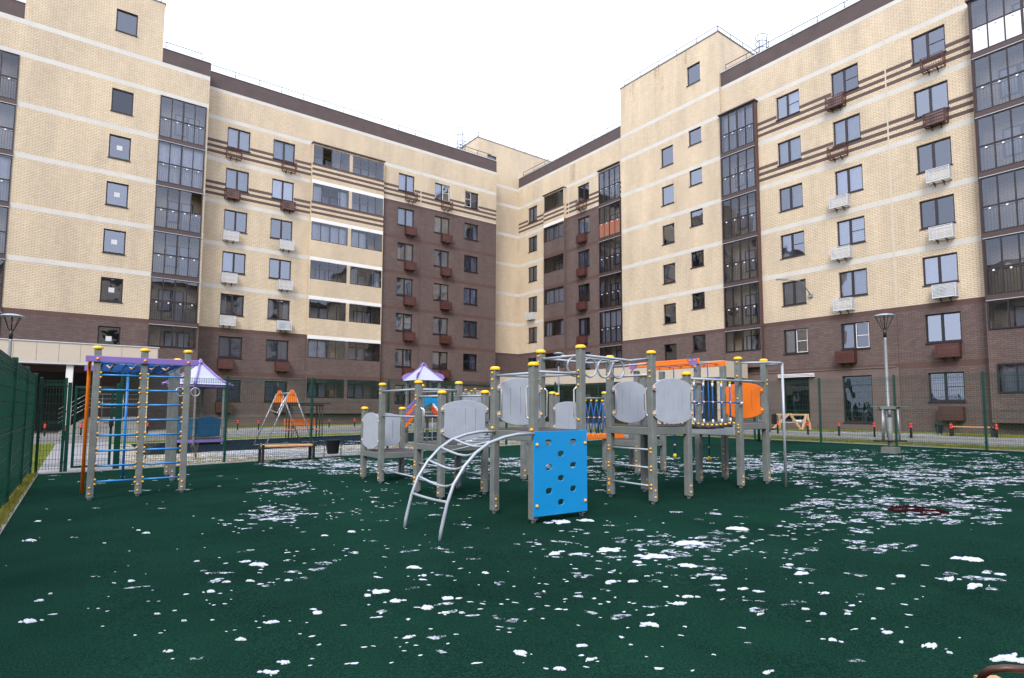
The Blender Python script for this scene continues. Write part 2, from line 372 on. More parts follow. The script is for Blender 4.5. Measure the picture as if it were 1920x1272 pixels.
def m_curtain(w, h, st):
    mb = MB()
    if st == 'sheer': wave(mb, .04, w-.04, .03, h-.05, .30)
    elif st == 'sides': wave(mb, .04, w*.27, .0, h-.05, .30); wave(mb, w*.74, w-.04, .0, h-.05, .30)
    elif st == 'left': wave(mb, .04, w*.5, .0, h-.05, .30)
    elif st == 'right': wave(mb, w*.5, w-.04, .0, h-.05, .30)
    elif st == 'blind':
        for i in range(int(h/.11)): mb.box((.05, .26, .05+i*.11), (w-.05, .268, .05+i*.11+.085))
    elif st == 'vert':
        for i in range(int(w/.11)): mb.box((.05+i*.11, .27, .03), (.05+i*.11+.085, .276, h-.05))
    return mb
CUR = ['sheer', 'sheer', 'sides', 'left', 'right', 'none', 'sheer', 'blind', 'sides', 'vert']
rw = random.Random(11)
def window(bld, fr, u, z, w, h, mull=(.5,), split=(), cur=None, glass='glass', room='room', depth=2.2, sill=True, paper=False, net=None, pot=False):
    O = org(bld); loc = fr.p(u, 0, z)-O
    o = link('window', cached(('wf', w, h, mull, split), lambda: m_winframe(w, h, mull, split)), bld, loc, fr.rot)
    sub('pane', cached(('wp', w, h, glass), lambda: m_quad(w, h, .13, M[glass], 'pane')), o)
    if sill: sub('sill', cached(('ws', w), lambda: m_sill(w)), o)
    sub('interior', cached(('wi', w, h, depth, room), lambda: m_room(w, h, depth, M[room])), o)
    cur = cur or rw.choice(CUR)
    if cur != 'none':
        k = rw.choice(['curtain', 'curtain2', 'curtain2'])
        sub('blind' if cur in ('blind', 'vert') else 'curtain', cached(('wc', w, h, cur, k), lambda: m_curtain(w, h, cur).mesh('curtain', M[k])), o)
    if net:                                   # white framed insect screen on one leaf
        a, b = net
        mb = MB()
        for q in ((a, a+.03), (b-.03, b)): mb.box((q[0], .075, .05), (q[1], .096, h-.04))
        for t in (.05, h*.5-.015, h-.07): mb.box((a+.03, .076, t), (b-.03, .095, t+.03))
        sub('insect_screen_frame', mb.mesh('insect_screen_frame', M['whiteframe']), o, 'white framed insect screen')
    if paper:
        sub('notice', cached(('np', w), lambda: MB().box((w*.36, .108, h*.40), (w*.62, .112, h*.60)).mesh('notice', M['paper'])), o)
    if pot:
        mb = MB(); r = random.Random(int(u*100))
        for _ in range(90):
            c = Vector((w*.25+r.random()*w*.5, .28+r.random()*.12, .12+r.random()*.3)); e = Vector((r.uniform(-.07, .07), r.uniform(-.03, .03), r.uniform(-.02, .08))); g = Vector((.03, 0, .01))
            mb.face([c, c+e+g, c+e*1.6])
        mb.box((w*.25, .26, .04), (w*.75, .42, .14)); sub('pot_plants', mb.mesh('pot_plants', M['leaf']), o)
    return o
def m_balframe(w, h, tr, nu, proud):
    mb = MB(); y0, y1 = -proud, .04; f = .06
    mb.box((0, y0, 0), (f, y1, h)); mb.box((w-f, y0, 0), (w, y1, h)); mb.box((f, y0+.003, h-f), (w-f, y1, h)); mb.box((f, y0+.003, 0), (w-f, y1, f))
    for i in range(1, nu):
        x = w*i/nu; t = .05 if i*2 == nu else .028
        mb.box((x-t, y0+.005, f), (x+t, y1-.005, h-f))
    if tr: mb.box((f, y0+.008, tr*h-.035), (w-f, y1-.008, tr*h+.035))
    return mb.mesh('balcony_glazing', M['frame'])
def m_railing(w, hz):
    mb = MB(); n = int(w/.12)
    for i in range(n+1): x = .05+(w-.1)*i/n; mb.box((x-.009, .14, .05), (x+.009, .158, hz))
    mb.box((.03, .135, hz), (w-.03, .165, hz+.04)); mb.box((.03, .138, .04), (w-.03, .162, .07))
    return mb.mesh('railing', M['black'])
def m_latches(w, h, tr, nu):
    mb = MB()
    for i in range(nu): x = w*(i+.5)/nu; mb.box((x-.04, -.075, tr*h-.16), (x+.04, -.03, tr*h-.085))
    return mb.mesh('latch', M['whiteframe'])
def m_balback(w, h, depth, seed):
    r = random.Random(seed); mb = MB(); a, b, c, e = -.02, w+.02, -.1, h+.06; y = depth
    mb.face([(a, y, c), (b, y, c), (b, y, e), (a, y, e)], 0)
    for x in (a, b): mb.face([(x, .05, c), (x, y, c), (x, y, e), (x, .05, e)], 0)
    mb.face([(a, .05, c), (b, .05, c), (b, y, c), (a, y, c)], 2); mb.face([(a, .05, e), (b, .05, e), (b, y, e), (a, y, e)], 1)
    x0 = w*r.uniform(.12, .4); dw = .75; ww = .75; hh = min(h-.25, 2.2)
    for (p, q, zb) in ((x0, x0+ww, max(.1, hh-1.45)), (x0+ww+.03, x0+ww+dw, .03)):
        for s0, s1, t0, t1 in ((p, p+.07, zb, hh), (q-.07, q, zb, hh), (p+.07, q-.07, zb, zb+.08), (p+.07, q-.07, hh-.07, hh)): mb.box((s0, y-.07, t0), (s1, y-.004, t1), 3)
        mb.face([(p+.06, y-.03, zb+.06), (q-.06, y-.03, zb+.06), (q-.06, y-.03, hh-.05), (p+.06, y-.03, hh-.05)], 4)
    if r.random() < .6:                      # boxes, shelves and other stored things
        for _ in range(r.randint(1, 3)):
            x = r.uniform(.1, w-.6); mb.box((x, y-.5, c+.002), (x+r.uniform(.25, .5), y-.1, r.uniform(.3, .9)), r.choice((1, 3, 5)))
    return mb.mesh('interior', [M['cream'], M['room'], M['concrete'], M['frame'], M['curtain2'], M['rawwood']])
rb = random.Random(5)
def balcony(bld, fr, u, z, w, h, nu=4, tr=.47, proud=.05, d=0, rail=True, open_pane=None, cur=None, depth=1.05, strip=.27, lower=None):
    O = org(bld); loc = fr.p(u, d, z)-O
    o = link('balcony_glazing', cached(('bf', w, h, nu, tr, proud), lambda: m_balframe(w, h, tr, nu, proud)), bld, loc, fr.rot)
    def panes(want=None):
        mb = MB()
        for i in range(nu):
            for j in range(2 if tr else 1):
                if open_pane == (i, j) or (want is not None and want != (i, j)): continue
                t0, t1 = (0, h) if not tr else ((0, tr*h) if j == 0 else (tr*h, h))
                mb.face([(w*i/nu+.02, -.005, t0+.03), (w*(i+1)/nu-.02, -.005, t0+.03), (w*(i+1)/nu-.02, -.005, t1-.02), (w*i/nu+.02, -.005, t1-.02)])
        return mb.mesh('pane', M['glassb'])
    if open_pane is None: sub('pane', cached(('bp', w, h, nu, tr), panes), o)
    else:
        for i in range(nu):
            for j in range(2 if tr else 1):
                if (i, j) != open_pane: sub('pane', panes((i, j)), o)
    sd = rb.randint(0, 5)
    sub('interior', cached(('bi', w, h, depth, sd), lambda: m_balback(w, h, depth, sd)), o)
    if rail and tr:
        sub('railing', cached(('br', w, tr*h), lambda: m_railing(w, tr*h-.1)), o)
        sub('latch', cached(('bl', w, h, tr, nu), lambda: m_latches(w, h, tr, nu)), o)
    if strip:
        sub('spandrel', cached(('bs', w, strip, proud), lambda: MB().box((-.02, -proud-.012, -strip+.012), (w+.02, .04, -.012)).mesh('spandrel', M['spandrel'])), o)
        sub('flashing', cached(('bh', w, strip, proud), lambda: MB().box((-.03, -proud-.035, -strip-.018), (w+.03, .03, -strip+.008)).mesh('flashing', M['flash'])), o)
    if cur:
        k = rb.choice(['curtain', 'curtain2'])
        sub('curtain', m_curtain(w, h-.05, cur).mesh('curtain', M[k]), o)
    if lower:
        sub('lower_screen', MB().box((.06, -.03, .06), (w-.06, -.012, tr*h-.04)).mesh('lower_screen', M[lower]), o, {'whiteframe': 'white covered lower balcony panes', 'salmonpanel': 'salmon coloured lower balcony panes'}.get(lower))
    return o
def roof_rail(bld, pts, h=.62, sp=1.6):
    mb = MB()
    for a, b in zip(pts[:-1], pts[1:]):
        a, b = Vector(a), Vector(b); n = max(1, round((b-a).length/sp)); up = Vector((0, 0, h))
        for i in range(n+1): p = a.lerp(b, i/n); mb.tube([p, p+up], .03, 5)
        mb.tube([a+up, b+up], .03, 5); mb.tube([a+up*.5, b+up*.5], .018, 5)
    part('roof_railing', mb, M['railgrey'], bld)
def hoop_ladder(bld, x, y, z0, h, r=.38, dirx=True):
    mb = MB(); up = Vector((0, 0, h)); e = Vector((.25, 0, 0)) if dirx else Vector((0, .25, 0))
    c = Vector((x, y, z0)); 
    for s in (-1, 1): mb.tube([c+e*s, c+e*s+up], .035, 6)
    for i in range(int(h/.3)): mb.tube([c-e+Vector((0, 0, .2+i*.3)), c+e+Vector((0, 0, .2+i*.3))], .012, 5)
    nrm = Vector((0, -1, 0)) if dirx else Vector((-1, 0, 0)); ex = e.normalized()
    for i in range(4):
        zc = c+Vector((0, 0, h*.3+i*h*.23)); mb.tube([zc+ex*(r*math.cos(t*math.pi/10))+nrm*(r*1.5*math.sin(t*math.pi/10)) for t in range(11)], .026, 5)
    for t in (3, 5, 7):
        q = c+ex*(r*math.cos(t*math.pi/10))+nrm*(r*1.5*math.sin(t*math.pi/10)); mb.tube([q+Vector((0, 0, h*.3)), q+up], .02, 5)
    part('roof_ladder', mb, M['railgrey'], bld)

# ================================================================== LEFT WING (blocks A and B)
MATS = [M['cream'], M['brown'], M['band'], M['redband'], M['parapet'], M['stripe'], M['brown_smooth'], M['slabwhite']]
left = thing('apartment_building', 'left apartment wing of cream and brown brick with stair tower at far left', 'building', (6.05, YB, 0))
fA, fB = Fr('Y', YA), Fr('Y', YB)
def inband(z): return any(3*k+.70 < z-.0 < 3*k+.985 for k in range(2, 8)) if z > 6.5 else False
BZ = [v for k in range(0, 8) for v in (3*k+.70, 3*k+.985)]
def matA(u, z):
    if -3.73 < u < 3.22:
        if 23.64 < z < 23.93: return 2
        if z > 23.93: return 0
    else:
        if 23.64 < z < 23.93: return 2
        if z > 23.93: return 4
    if z < 6.98: return 3 if (6.68 < z or 3.7 < z < 3.985) else 1
    return 2 if inband(z) else 0
opA = []
stA = [(25.08, 1.42), (19.83, 1.48), (16.85, 1.48), (13.85, 1.48), (10.86, 1.48), (7.86, 1.48), (4.86, 1.48)]
for z, h in stA: opA.append((.63, 1.77, z, z+h))
for k in range(5):
    opA += [(3.23, 5.92, 6.95+3*k, 9.69+3*k), (-8.4, -3.82, 6.95+3*k, 9.69+3*k)]
opA += [(3.23, 5.88, 5.28, 6.66), (-8.4, -3.82, 5.28, 6.66)]
opA.append((-9.5, .3, .06, 3.45))           # entrance recess below the canopy
mb = MB()
zA = BZ+[6.98, 23.64, 23.93]
wall(mb, fA, -30, -3.73, 0, 24.88, opA, matA, zb=zA)
wall(mb, fA, -3.73, 3.22, 0, 27.91, opA, matA, zb=zA)
wall(mb, fA, 3.22, 6.05, 0, 24.88, opA, matA, zb=zA)
mb.face([(6.05, YA, 0), (6.05, YB+.5, 0), (6.05, YB+.5, 24.88), (6.05, YA, 24.88)], 0)
for x in (-3.73, 3.22): mb.face([(x, YA, 23.9), (x, YA+9, 23.9), (x, YA+9, 27.91), (x, YA, 27.91)], 0)
mb.face([(-3.73, YA+9, 23.9), (3.22, YA+9, 23.9), (3.22, YA+9, 27.91), (-3.73, YA+9, 27.91)], 0)
mb.face([(-30, YA, 0), (-30, YA+14, 0), (-30, YA+14, 24.88), (-30, YA, 24.88)], 0)
mb.face([(-30, YB+13, 0), (30.95, YB+13, 0), (30.95, YB+13, 25), (-30, YB+13, 25)], 0)
part('stair_tower_wall', mb, MATS, left)
mb = MB()
mb.face([(-30, YA, 24.6), (6.05, YA, 24.6), (6.05, YB+13, 24.6), (-30, YB+13, 24.6)]); mb.face([(6.05, YB, 24.7), (30.95, YB, 24.7), (30.95, YB+13, 24.7), (6.05, YB+13, 24.7)])
mb.box((-3.78, YA-.05, 27.912), (3.27, YA+9.05, 27.96))
part('roof', mb, M['roof'], left)
mb = MB()
mb.box((3.225, YA-.04, 24.882), (6.07, YA+.5, 24.93)); mb.box((-30, YA-.04, 24.882), (-3.735, YA+.5, 24.93)); mb.box((6.075, YB-.04, 25.052), (30.98, YB+.5, 25.1))
part('parapet_coping', mb, M['flash'], left)
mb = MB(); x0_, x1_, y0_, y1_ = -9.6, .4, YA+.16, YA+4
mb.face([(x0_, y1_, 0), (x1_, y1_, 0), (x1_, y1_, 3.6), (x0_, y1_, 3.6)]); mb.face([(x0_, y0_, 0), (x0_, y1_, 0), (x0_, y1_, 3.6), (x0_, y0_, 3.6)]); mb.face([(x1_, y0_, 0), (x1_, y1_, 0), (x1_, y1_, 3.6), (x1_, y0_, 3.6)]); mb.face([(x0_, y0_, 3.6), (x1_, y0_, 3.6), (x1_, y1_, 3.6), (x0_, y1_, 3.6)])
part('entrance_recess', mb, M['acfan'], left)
for i, (z, h) in enumerate(stA):
    o = window(left, fA, .63, z, 1.14, h, mull=(), cur='none', room='roomdark', paper=i >= 2, glass='shopglass' if i == 1 else 'glass')
balcs = {}
for k in range(5):
    balcs[k] = balcony(left, fA, 3.23, 6.95+3*k, 2.69, 2.74, open_pane=(3, 1) if k == 2 else None, cur='sheer' if k == 3 else None)
    balcony(left, fA, -8.4, 6.95+3*k, 4.58, 2.74, nu=6, cur='sides' if k == 2 else None)
balcony(left, fA, 3.23, 5.28, 2.65, 1.38, nu=4, tr=0, strip=0); balcony(left, fA, -8.4, 5.28, 4.58, 1.38, nu=6, tr=0, strip=0)
roof_rail(left, [(3.4, YA+.35, 24.93), (5.6, YA+.35, 24.93)]); roof_rail(left, [(-3.4, YA+.3, 27.96), (3.0, YA+.3, 27.96)]); roof_rail(left, [(-12, YA+.35, 24.93), (-4.1, YA+.35, 24.93)])
# block B
cols = [(7.5, 1.52), (10.63, 1.57), (20.8, 1.5), (24.31, 1.51), (27.42, 1.49)]
opB = []
for ci, (u, w) in enumerate(cols):
    for k in range(7):
        if k == 0 and ci == 4: continue
        opB.append((u, u+w, 3*k+1.91, 3*k+3.39))
opB.append((27.6, 29.4, .12, 2.55))
def matB(u, z):
    if 23.72 < z < 23.96: return 2
    if z >= 23.96: return 4
    right = u > 19.38
    for k in (5, 6):
        if k == 5 and right: continue
        for s in (1.25, 1.65, 2.04):
            if 3*k+s < z < 3*k+s+.21: return 5
    if right and z < 18.9 or z < 6.98:
        return 3 if any(3*k+.66 < z < 3*k+.94 for k in range(1, 7)) else 1
    return 2 if inband(z) else 0
zB = BZ+[6.98, 23.72, 23.96, 18.9]+[3*k+s+e for k in (5, 6) for s in (1.25, 1.65, 2.04) for e in (0, .21)]+[3*k+e for k in range(1, 7) for e in (.66, .94)]
mb = MB(); wall(mb, fB, 6.05, 30.95, 0, 25.05, opB+[(13.5, 19.3, 1.1, 21.7)], matB, ub=(19.38,), zb=zB, reveal=.16)
mb.face([(30.95, YB, 0), (30.95, YC+.1, 0), (30.95, YC+.1, 25.05), (30.95, YB, 25.05)], 0)
part('brick_wall', mb, MATS, left)
mb = MB(); 
for x in (22.93,):
    mb.box((x-.035, YB-.012, 18.95), (x+.035, YB+.02, 23.7), 0); mb.box((x-.02, YB-.012, .3), (x+.02, YB+.02, 18.85), 1)
part('expansion_joint', mb, [M['joint'], M['redband']], left)
for a_, b_ in ((6.1, 13.42), (19.37, 27.5)): part('plinth', MB().box((a_, YB-.09, 0), (b_, YB+.01, .95)), M['brown_smooth'], left)
# projecting glazed bay of block B
fBay = Fr('Y', YB-.3); bu0, bu1 = 13.45, 19.35
opBay = []
for k in range(7):
    z0 = 3*k+2.21
    opBay += [(13.52, 16.38, z0, z0+1.44), (16.64, 19.30, z0, z0+1.44)]
def matBay(u, z):
    k = int((z-.5)//3)
    if any(3*q+.64 < z < 3*q+.93 for q in range(2, 7)): return 7
    for q in (5, 6):
        for s in (1.25, 1.65, 2.04):
            if 3*q+s < z < 3*q+s+.21: return 5
    if 3.66 < z < 3.93: return 3
    return 0 if z > 6.93 else 1
mb = MB(); wall(mb, fBay, bu0, bu1, 1.05, 21.78, opBay, matBay, zb=zB+[3*q+e for q in range(1, 7) for e in (.64, .93)]+[3.66])
for x in (bu0, bu1):
    for z0_, z1_, m_ in ((1.05, 6.93, 1), (6.93, 21.78, 0)): mb.face([(x, YB-.3, z0_), (x, YB+.02, z0_), (x, YB+.02, z1_), (x, YB-.3, z1_)], m_)
mb.face([(bu0, YB-.3, 1.05), (bu1, YB-.3, 1.05), (bu1, YB+.02, 1.05), (bu0, YB+.02, 1.05)], 1)
part('balcony_bay', mb, MATS, left)
mb = MB(); mb.box((bu0-.05, YB-.42, 21.782), (bu1+.05, YB+.02, 21.86)); part('bay_canopy', mb, M['parapet'], left)
bc = {6: (None, None), 5: ('sides', None), 4: ('sheer', 'left'), 3: (None, 'sides'), 2: (None, None), 1: ('left', None), 0: (None, None)}
for k in range(7):
    for j, (u, w) in enumerate(((13.52, 2.86), (16.64, 2.66))):
        balcony(left, fBay, u, 3*k+2.21, w, 1.44, nu=4, tr=0, strip=0, proud=-.005, d=.03, cur=bc[k][j], depth=1.5, open_pane=(1, 0) if (k, j) == (6, 0) else None)
for ci, (u, w) in enumerate(cols):
    for k in range(7):
        if k == 0 and ci == 4: continue
        cur = None; net = None; sp = ()
        if ci < 2 and k >= 4: cur = 'sheer' if k > 4 else 'none'
        if k <= 1 and ci == 1: cur = 'sheer'
        if (ci, k) in ((3, 6), (1, 2)): net = (w*.53, w-.05) if ci == 3 else (.05, w*.47)
        if (ci, k) == (4, 6): net = (.05, w*.47)
        if (ci, k) in ((3, 3), (2, 2), (4, 3)): sp = ((.5, 1, .45),)
        window(left, fB, u, 3*k+1.91, w, 1.48, split=sp, cur=cur, net=net if k == 6 else None, pot=(ci, k) in ((3, 1), (4, 1)))
# street-level door at the right end of block B
do = link('entrance_door', MB().box((0, .1, 0), (1.8, .16, 2.43)).mesh('entrance_door', M['black']), left, fB.p(27.6, 0, .12)-org(left))
for a_, b_ in ((.1, .85), (.95, 1.7)): sub('pane', MB().face([(a_, .095, .1), (b_, .095, .1), (b_, .095, 2.3), (a_, .095, 2.3)]).mesh('pane', M['shopglass']), do)
mb = MB(); mb.box((27.4, YB-1.3, 2.62), (29.6, YB-.002, 2.95)); part('door_canopy', mb, M['beige'], left)
mb = MB(); mb.box((24.2, YB-.05, 3.52), (30.9, YB+.01, 3.66)); part('dark_ledge', mb, M['black'], left)
roof_rail(left, [(6.3, YB+.35, 25.1), (30.6, YB+.35, 25.1)]); hoop_ladder(left, 27.42, 44.5, 24.72, 2.75, .42)

# ================================================================== RIGHT WING (corner C, D, stair tower E, F)
right = thing('apartment_building', 'right apartment wing of cream and brown brick with corner block and projecting stair tower', 'building', (XF, 22.3, 0))
fC, fD, fE, fF = Fr('Y', YC), Fr('X', XD), Fr('X', XE), Fr('X', XF)
def matC(u, z):
    if z < 6.95: return 3 if z > 6.68 else 1
    if 23.55 < z < 23.82 and z < 24: return 2
    return 2 if inband(z) else 0
mb = MB(); opC = [(31.16, 32.25, 25.05, 26.5)]
wall(mb, fC, 30.03, XD, 0, 27.92, opC, matC, zb=BZ+[6.95, 23.55, 23.82]); wall(mb, fC, XD, 39.4, 23.9, 27.92, [], matC, zb=BZ+[23.9])
for x in (30.03, 39.4): mb.face([(x, YC, 23), (x, YC+8, 23), (x, YC+8, 27.92), (x, YC, 27.92)], 0)
mb.face([(30.03, YC+8, 23), (39.4, YC+8, 23), (39.4, YC+8, 27.92), (30.03, YC+8, 27.92)], 0)
part('corner_block_wall', mb, MATS, right)
mb = MB(); mb.box((29.98, YC-.05, 27.922), (39.45, YC+8.05, 27.97)); mb.face([(XD, -14, 24.6), (XD+13, -14, 24.6), (XD+13, YC, 24.6), (XD, YC, 24.6)])
mb.box((XE-.05, 22.25, 27.952), (XE+7, 31.45, 28.0)); part('roof', mb, M['roof'], right)
window(right, fC, 31.16, 25.05, 1.09, 1.45, mull=(), cur='none', room='roomdark')
roof_rail(right, [(30.3, YC+.3, 27.97), (39.2, YC+.3, 27.97)]); roof_rail(right, [(30.3, YC+7, 27.97), (30.3, YC+.3, 27.97)])
# D: u = -Y
def dz(k): return (3*k+1.91, 3*k+3.39)
opDD = [(-43.86, -42.5, *dz(k)) for k in range(1, 7)]+[(-36.79, -35.35, *dz(k)) for k in range(0, 7)]+[(-34.15, -31.72, 6.95+3*k, 9.69+3*k) for k in range(5)]+[(-34.15, -31.72, 5.28, 6.66)]+[(-41.1, -38.34, .65, 21.7)]
def matD(u, z):
    if 23.72 < z < 23.96: return 2
    if z >= 23.96: return 4
    for s in (1.25, 1.65, 2.04):
        if 18+s < z < 18+s+.21: return 5
    if (u > -38.3 and z < 18.93) or z < 6.95: return 3 if any(3*k+.66 < z < 3*k+.94 for k in range(1, 7)) else 1
    return 2 if inband(z) else 0
mb = MB(); wall(mb, fD, -YC, -31.4, 0, 24.93, opDD, matD, ub=(-38.3,), zb=zB+[18.93, 6.95])
part('brick_wall', mb, MATS, right)
fDb = Fr('X', XD-.3); opDb = [(-41.08, -38.36, 3*k+2.2, 3*k+3.64) for k in range(7)]
def matDb(u, z):
    for s in (1.25, 1.65, 2.04):
        if 18+s < z < 18+s+.21: return 5
    if z > 18.93: return 0
    if 18.64 < z: return 7
    return 3 if any(3*k+.66 < z < 3*k+.94 for k in range(1, 6)) else 1
mb = MB(); wall(mb, fDb, -41.16, -38.28, .6, 21.75, opDb, matDb, zb=zB+[18.64, 18.93])
for y in (41.16, 38.28): mb.face([(XD-.3, y, .6), (XD+.02, y, .6), (XD+.02, y, 18.9), (XD-.3, y, 18.9)], 1); mb.face([(XD-.3, y, 18.9), (XD+.02, y, 18.9), (XD+.02, y, 21.75), (XD-.3, y, 21.75)], 0)
mb.face([(XD-.3, 41.16, .6), (XD+.02, 41.16, .6), (XD+.02, 38.28, .6), (XD-.3, 38.28, .6)], 1)
part('balcony_bay', mb, MATS, right)
mb = MB(); mb.box((XD-.42, 38.24, 21.752), (XD+.02, 41.2, 21.82)); mb.box((XD-.2, 31.7, 21.86), (XD+.02, 34.2, 21.93)); part('bay_canopy', mb, M['parapet'], right)
dcur = {6: None, 5: 'sheer', 4: None, 3: 'sheer', 2: 'sides', 1: None, 0: None}
for k in range(7): balcony(right, fDb, -41.08, 3*k+2.2, 2.72, 1.44, nu=4, tr=0, strip=0, proud=-.005, d=.03, cur=dcur[k], depth=1.5)
for k in range(1, 7): window(right, fD, -43.86, 3*k+1.91, 1.36, 1.48)
for k in range(7): window(right, fD, -36.79, 3*k+1.91, 1.44, 1.48, cur='none' if k in (3, 6) else None)
for k in range(5): balcony(right, fD, -34.15, 6.95+3*k, 2.43, 2.74, lower='salmonpanel' if k == 3 else None, cur='sheer' if k == 0 else None)
balcony(right, fD, -34.15, 5.28, 2.43, 1.38, tr=0, strip=0)
mb = MB(); mb.box((XD-.012, 37.93, 18.97), (XD+.02, 38.0, 23.7)); part('expansion_joint', mb, M['joint'], right)
# E stair tower
opE = [(-27.36, -26.25, 3*k+1.83, 3*k+3.28) for k in range(1, 7)]+[(-24.88, -23.82, 3*k+2.57, 3*k+3.71) for k in range(1, 7)]+[(-24.91, -23.8, 25.14, 26.57)]
def matE(u, z):
    if z < 6.95: return 3 if z > 6.68 else 1
    if 23.65 < z < 23.93: return 2
    return 2 if inband(z) and z < 22.5 else 0
mb = MB(); wall(mb, fE, -31.4, -22.3, 0, 27.95, opE, matE, zb=BZ+[6.95, 23.65, 23.93])
mb.face([(XE, 31.4, 0), (XE+7, 31.4, 0), (XE+7, 31.4, 27.95), (XE, 31.4, 27.95)], 0); mb.face([(XE, 22.3, 0), (XE+7, 22.3, 0), (XE+7, 22.3, 27.95), (XE, 22.3, 27.95)], 0)
mb.face([(XE+7, 31.4, 23), (XE+7, 22.3, 23), (XE+7, 22.3, 27.95), (XE+7, 31.4, 27.95)], 0)
part('stair_tower_wall', mb, MATS, right)
for (a, b, c, e) in opE: window(right, fE, a, c, round(b-a, 2), round(e-c, 2), mull=(), cur='none', room='roomdark')
mb = MB()                                     # rust streak below the coping of the stair tower
roof_rail(right, [(XE+.3, 31.2, 28), (XE+.3, 22.5, 28), (XE+6.6, 22.5, 28)])
# F
opF = []
fcols = [(-18.41, 1.46), (-15.06, 1.47), (-10.96, 1.5)]
for ci, (u, w) in enumerate(fcols):
    for k in range(7):
        if k == 0 and ci < 2: continue
        opF.append((u, u+w, *dz(k)))
opF += [(-18.5, -16.97, .82, 3.4), (-15.1, -13.57, .78, 3.4), (-22.25, -19.7, 4.25, 21.66), (-8.36, -4.4, .95, 21.66)]
def matF(u, z):
    if 23.7 < z < 23.94: return 2
    if z >= 23.94: return 4
    for k in (5, 6):
        for s in (1.25, 1.65, 2.04):
            if 3*k+s < z < 3*k+s+.21: return 5
    if z < 6.97:
        if -22.3 < u < -12.25 and z < 3.75: return 6
        return 3 if (6.68 < z or 3.68 < z < 3.94) else 1
    return 2 if inband(z) else 0
mb = MB(); wall(mb, fF, -22.3, 14, 0, 24.93, opF, matF, ub=(-12.25,), zb=zB+[6.97, 23.7, 23.94, 3.75, 3.68, 3.94])
mb.face([(XF, -14, 0), (XF+13, -14, 0), (XF+13, -14, 24.9), (XF, -14, 24.9)], 0); mb.face([(XF+13, -14, 0), (XF+13, YC+8, 0), (XF+13, YC+8, 24.9), (XF+13, -14, 24.9)], 0)
part('brick_wall', mb, MATS, right)
mb = MB(); mb.box((XD-.04, 31.5, 24.932), (XD+.5, YC-.03, 24.98)); mb.box((XF-.04, -14, 24.932), (XF+.5, 22.28, 24.98)); part('parapet_coping', mb, M['flash'], right)
mb = MB(); mb.box((XF-.012, 12.19, 6.98), (XF+.02, 12.26, 23.7), 0); mb.box((XF-.012, 12.2, .3), (XF+.02, 12.24, 6.6), 1); part('expansion_joint', mb, [M['joint'], M['redband']], right)
mb = MB(); mb.box((XF-.04, 12.4, 3.76), (XF+.01, 22.2, 3.83)); mb.box((XF-.12, 16.6, 3.44), (XF-.002, 18.6, 3.6)); part('shop_ledge', mb, M['brown_smooth'], right)
mb = MB()
for i in range(3): mb.box((XF-.2-.02*i, 16.55, 3.45+.075*i), (XF-.122-.02*i, 18.75, 3.49+.075*i))
part('rolled_awning', mb, M['whiteframe'], right)
for (c, u0, u1, zb, nu, pr) in (('a', -22.27, -19.68, 5.2, 4, .3), ('b', -8.38, -4.38, 2.2, 5, .4)):
    fb = Fr('X', XF-pr)
    ops = [(u0+.08, u1-.08, 6.95+3*k, 9.67+3*k) for k in range(5)]+[(u0+.08, u1-.08, 5.29, 6.66)]+([(u0+.3, u1-.2, 2.29, 3.66)] if c == 'b' else [])
    mb = MB(); zl = 4.2 if c == 'a' else .9
    wall(mb, fb, u0, u1, zl, 21.7, ops, lambda u, z: 3 if z > 6.6 else 1, zb=[6.66], reveal=.1)
    for u in (u0, u1): mb.face([(XF-pr, -u, zl), (XF+.02, -u, zl), (XF+.02, -u, 21.7), (XF-pr, -u, 21.7)], 3)
    mb.face([(XF-pr, -u0, zl), (XF-pr, -u1, zl), (XF+.02, -u1, zl), (XF+.02, -u0, zl)], 1); mb.face([(XF-pr, -u0, 21.7), (XF-pr, -u1, 21.7), (XF+.02, -u1, 21.7), (XF+.02, -u0, 21.7)], 1)
    part('balcony_bay', mb, MATS, right)
    mb = MB(); mb.box((XF-pr-.14, -u1-.06, 21.702), (XF+.0, -u0+.06, 21.79)); part('bay_canopy', mb, M['parapet'], right)
    for k in range(5):
        balcony(right, fb, u0+.08, 6.95+3*k, round(u1-u0-.16, 2), 2.72, nu=nu if c == 'a' else 6, lower='whiteframe' if (c, k) == ('b', 4) else None, cur='sheer' if (c, k) == ('a', 4) else None)
    balcony(right, fb, u0+.08, 5.29, round(u1-u0-.16, 2), 1.37, nu=nu, tr=0, strip=0, open_pane=(1, 0) if c == 'a' else None)
    if c == 'b': balcony(right, fb, u0+.3, 2.29, round(u1-u0-.5, 2), 1.37, nu=nu, tr=0, strip=0, cur='left')
for ci, (u, w) in enumerate(fcols):
    for k in range(7):
        if k == 0 and ci < 2: continue
        cur, net, sp = None, None, ()
        if k in (5, 6) or ci == 2: cur = rw.choice(['sheer', 'none', 'right', 'none'])
        if (ci, k) == (1, 3): cur = 'blind'
        if (ci, k) == (2, 2): cur = 'left'
        if (ci, k) == (2, 0): cur = 'none'
        if (ci, k) == (2, 1): cur = 'none'
        if k == 1 and ci < 2: net = (w*.52, w-.05); cur = 'left'
        if (ci, k) in ((0, 6), (1, 6), (0, 3), (1, 3), (2, 6), (2, 0)): sp = ((.5, 1, .5),)
        window(right, fF, u, 3*k+1.91, w, 1.48, mull=(.47,), split=sp, cur=cur, net=net, pot=(ci, k) == (2, 0))
for (u, w, z, h) in ((-18.5, 1.53, .82, 2.58), (-15.1, 1.53, .78, 2.62)):
    window(right, fF, u, z, w, h, mull=(), split=((0, 1, .8),), cur='none', glass='shopglass', room='roomdark', depth=3)
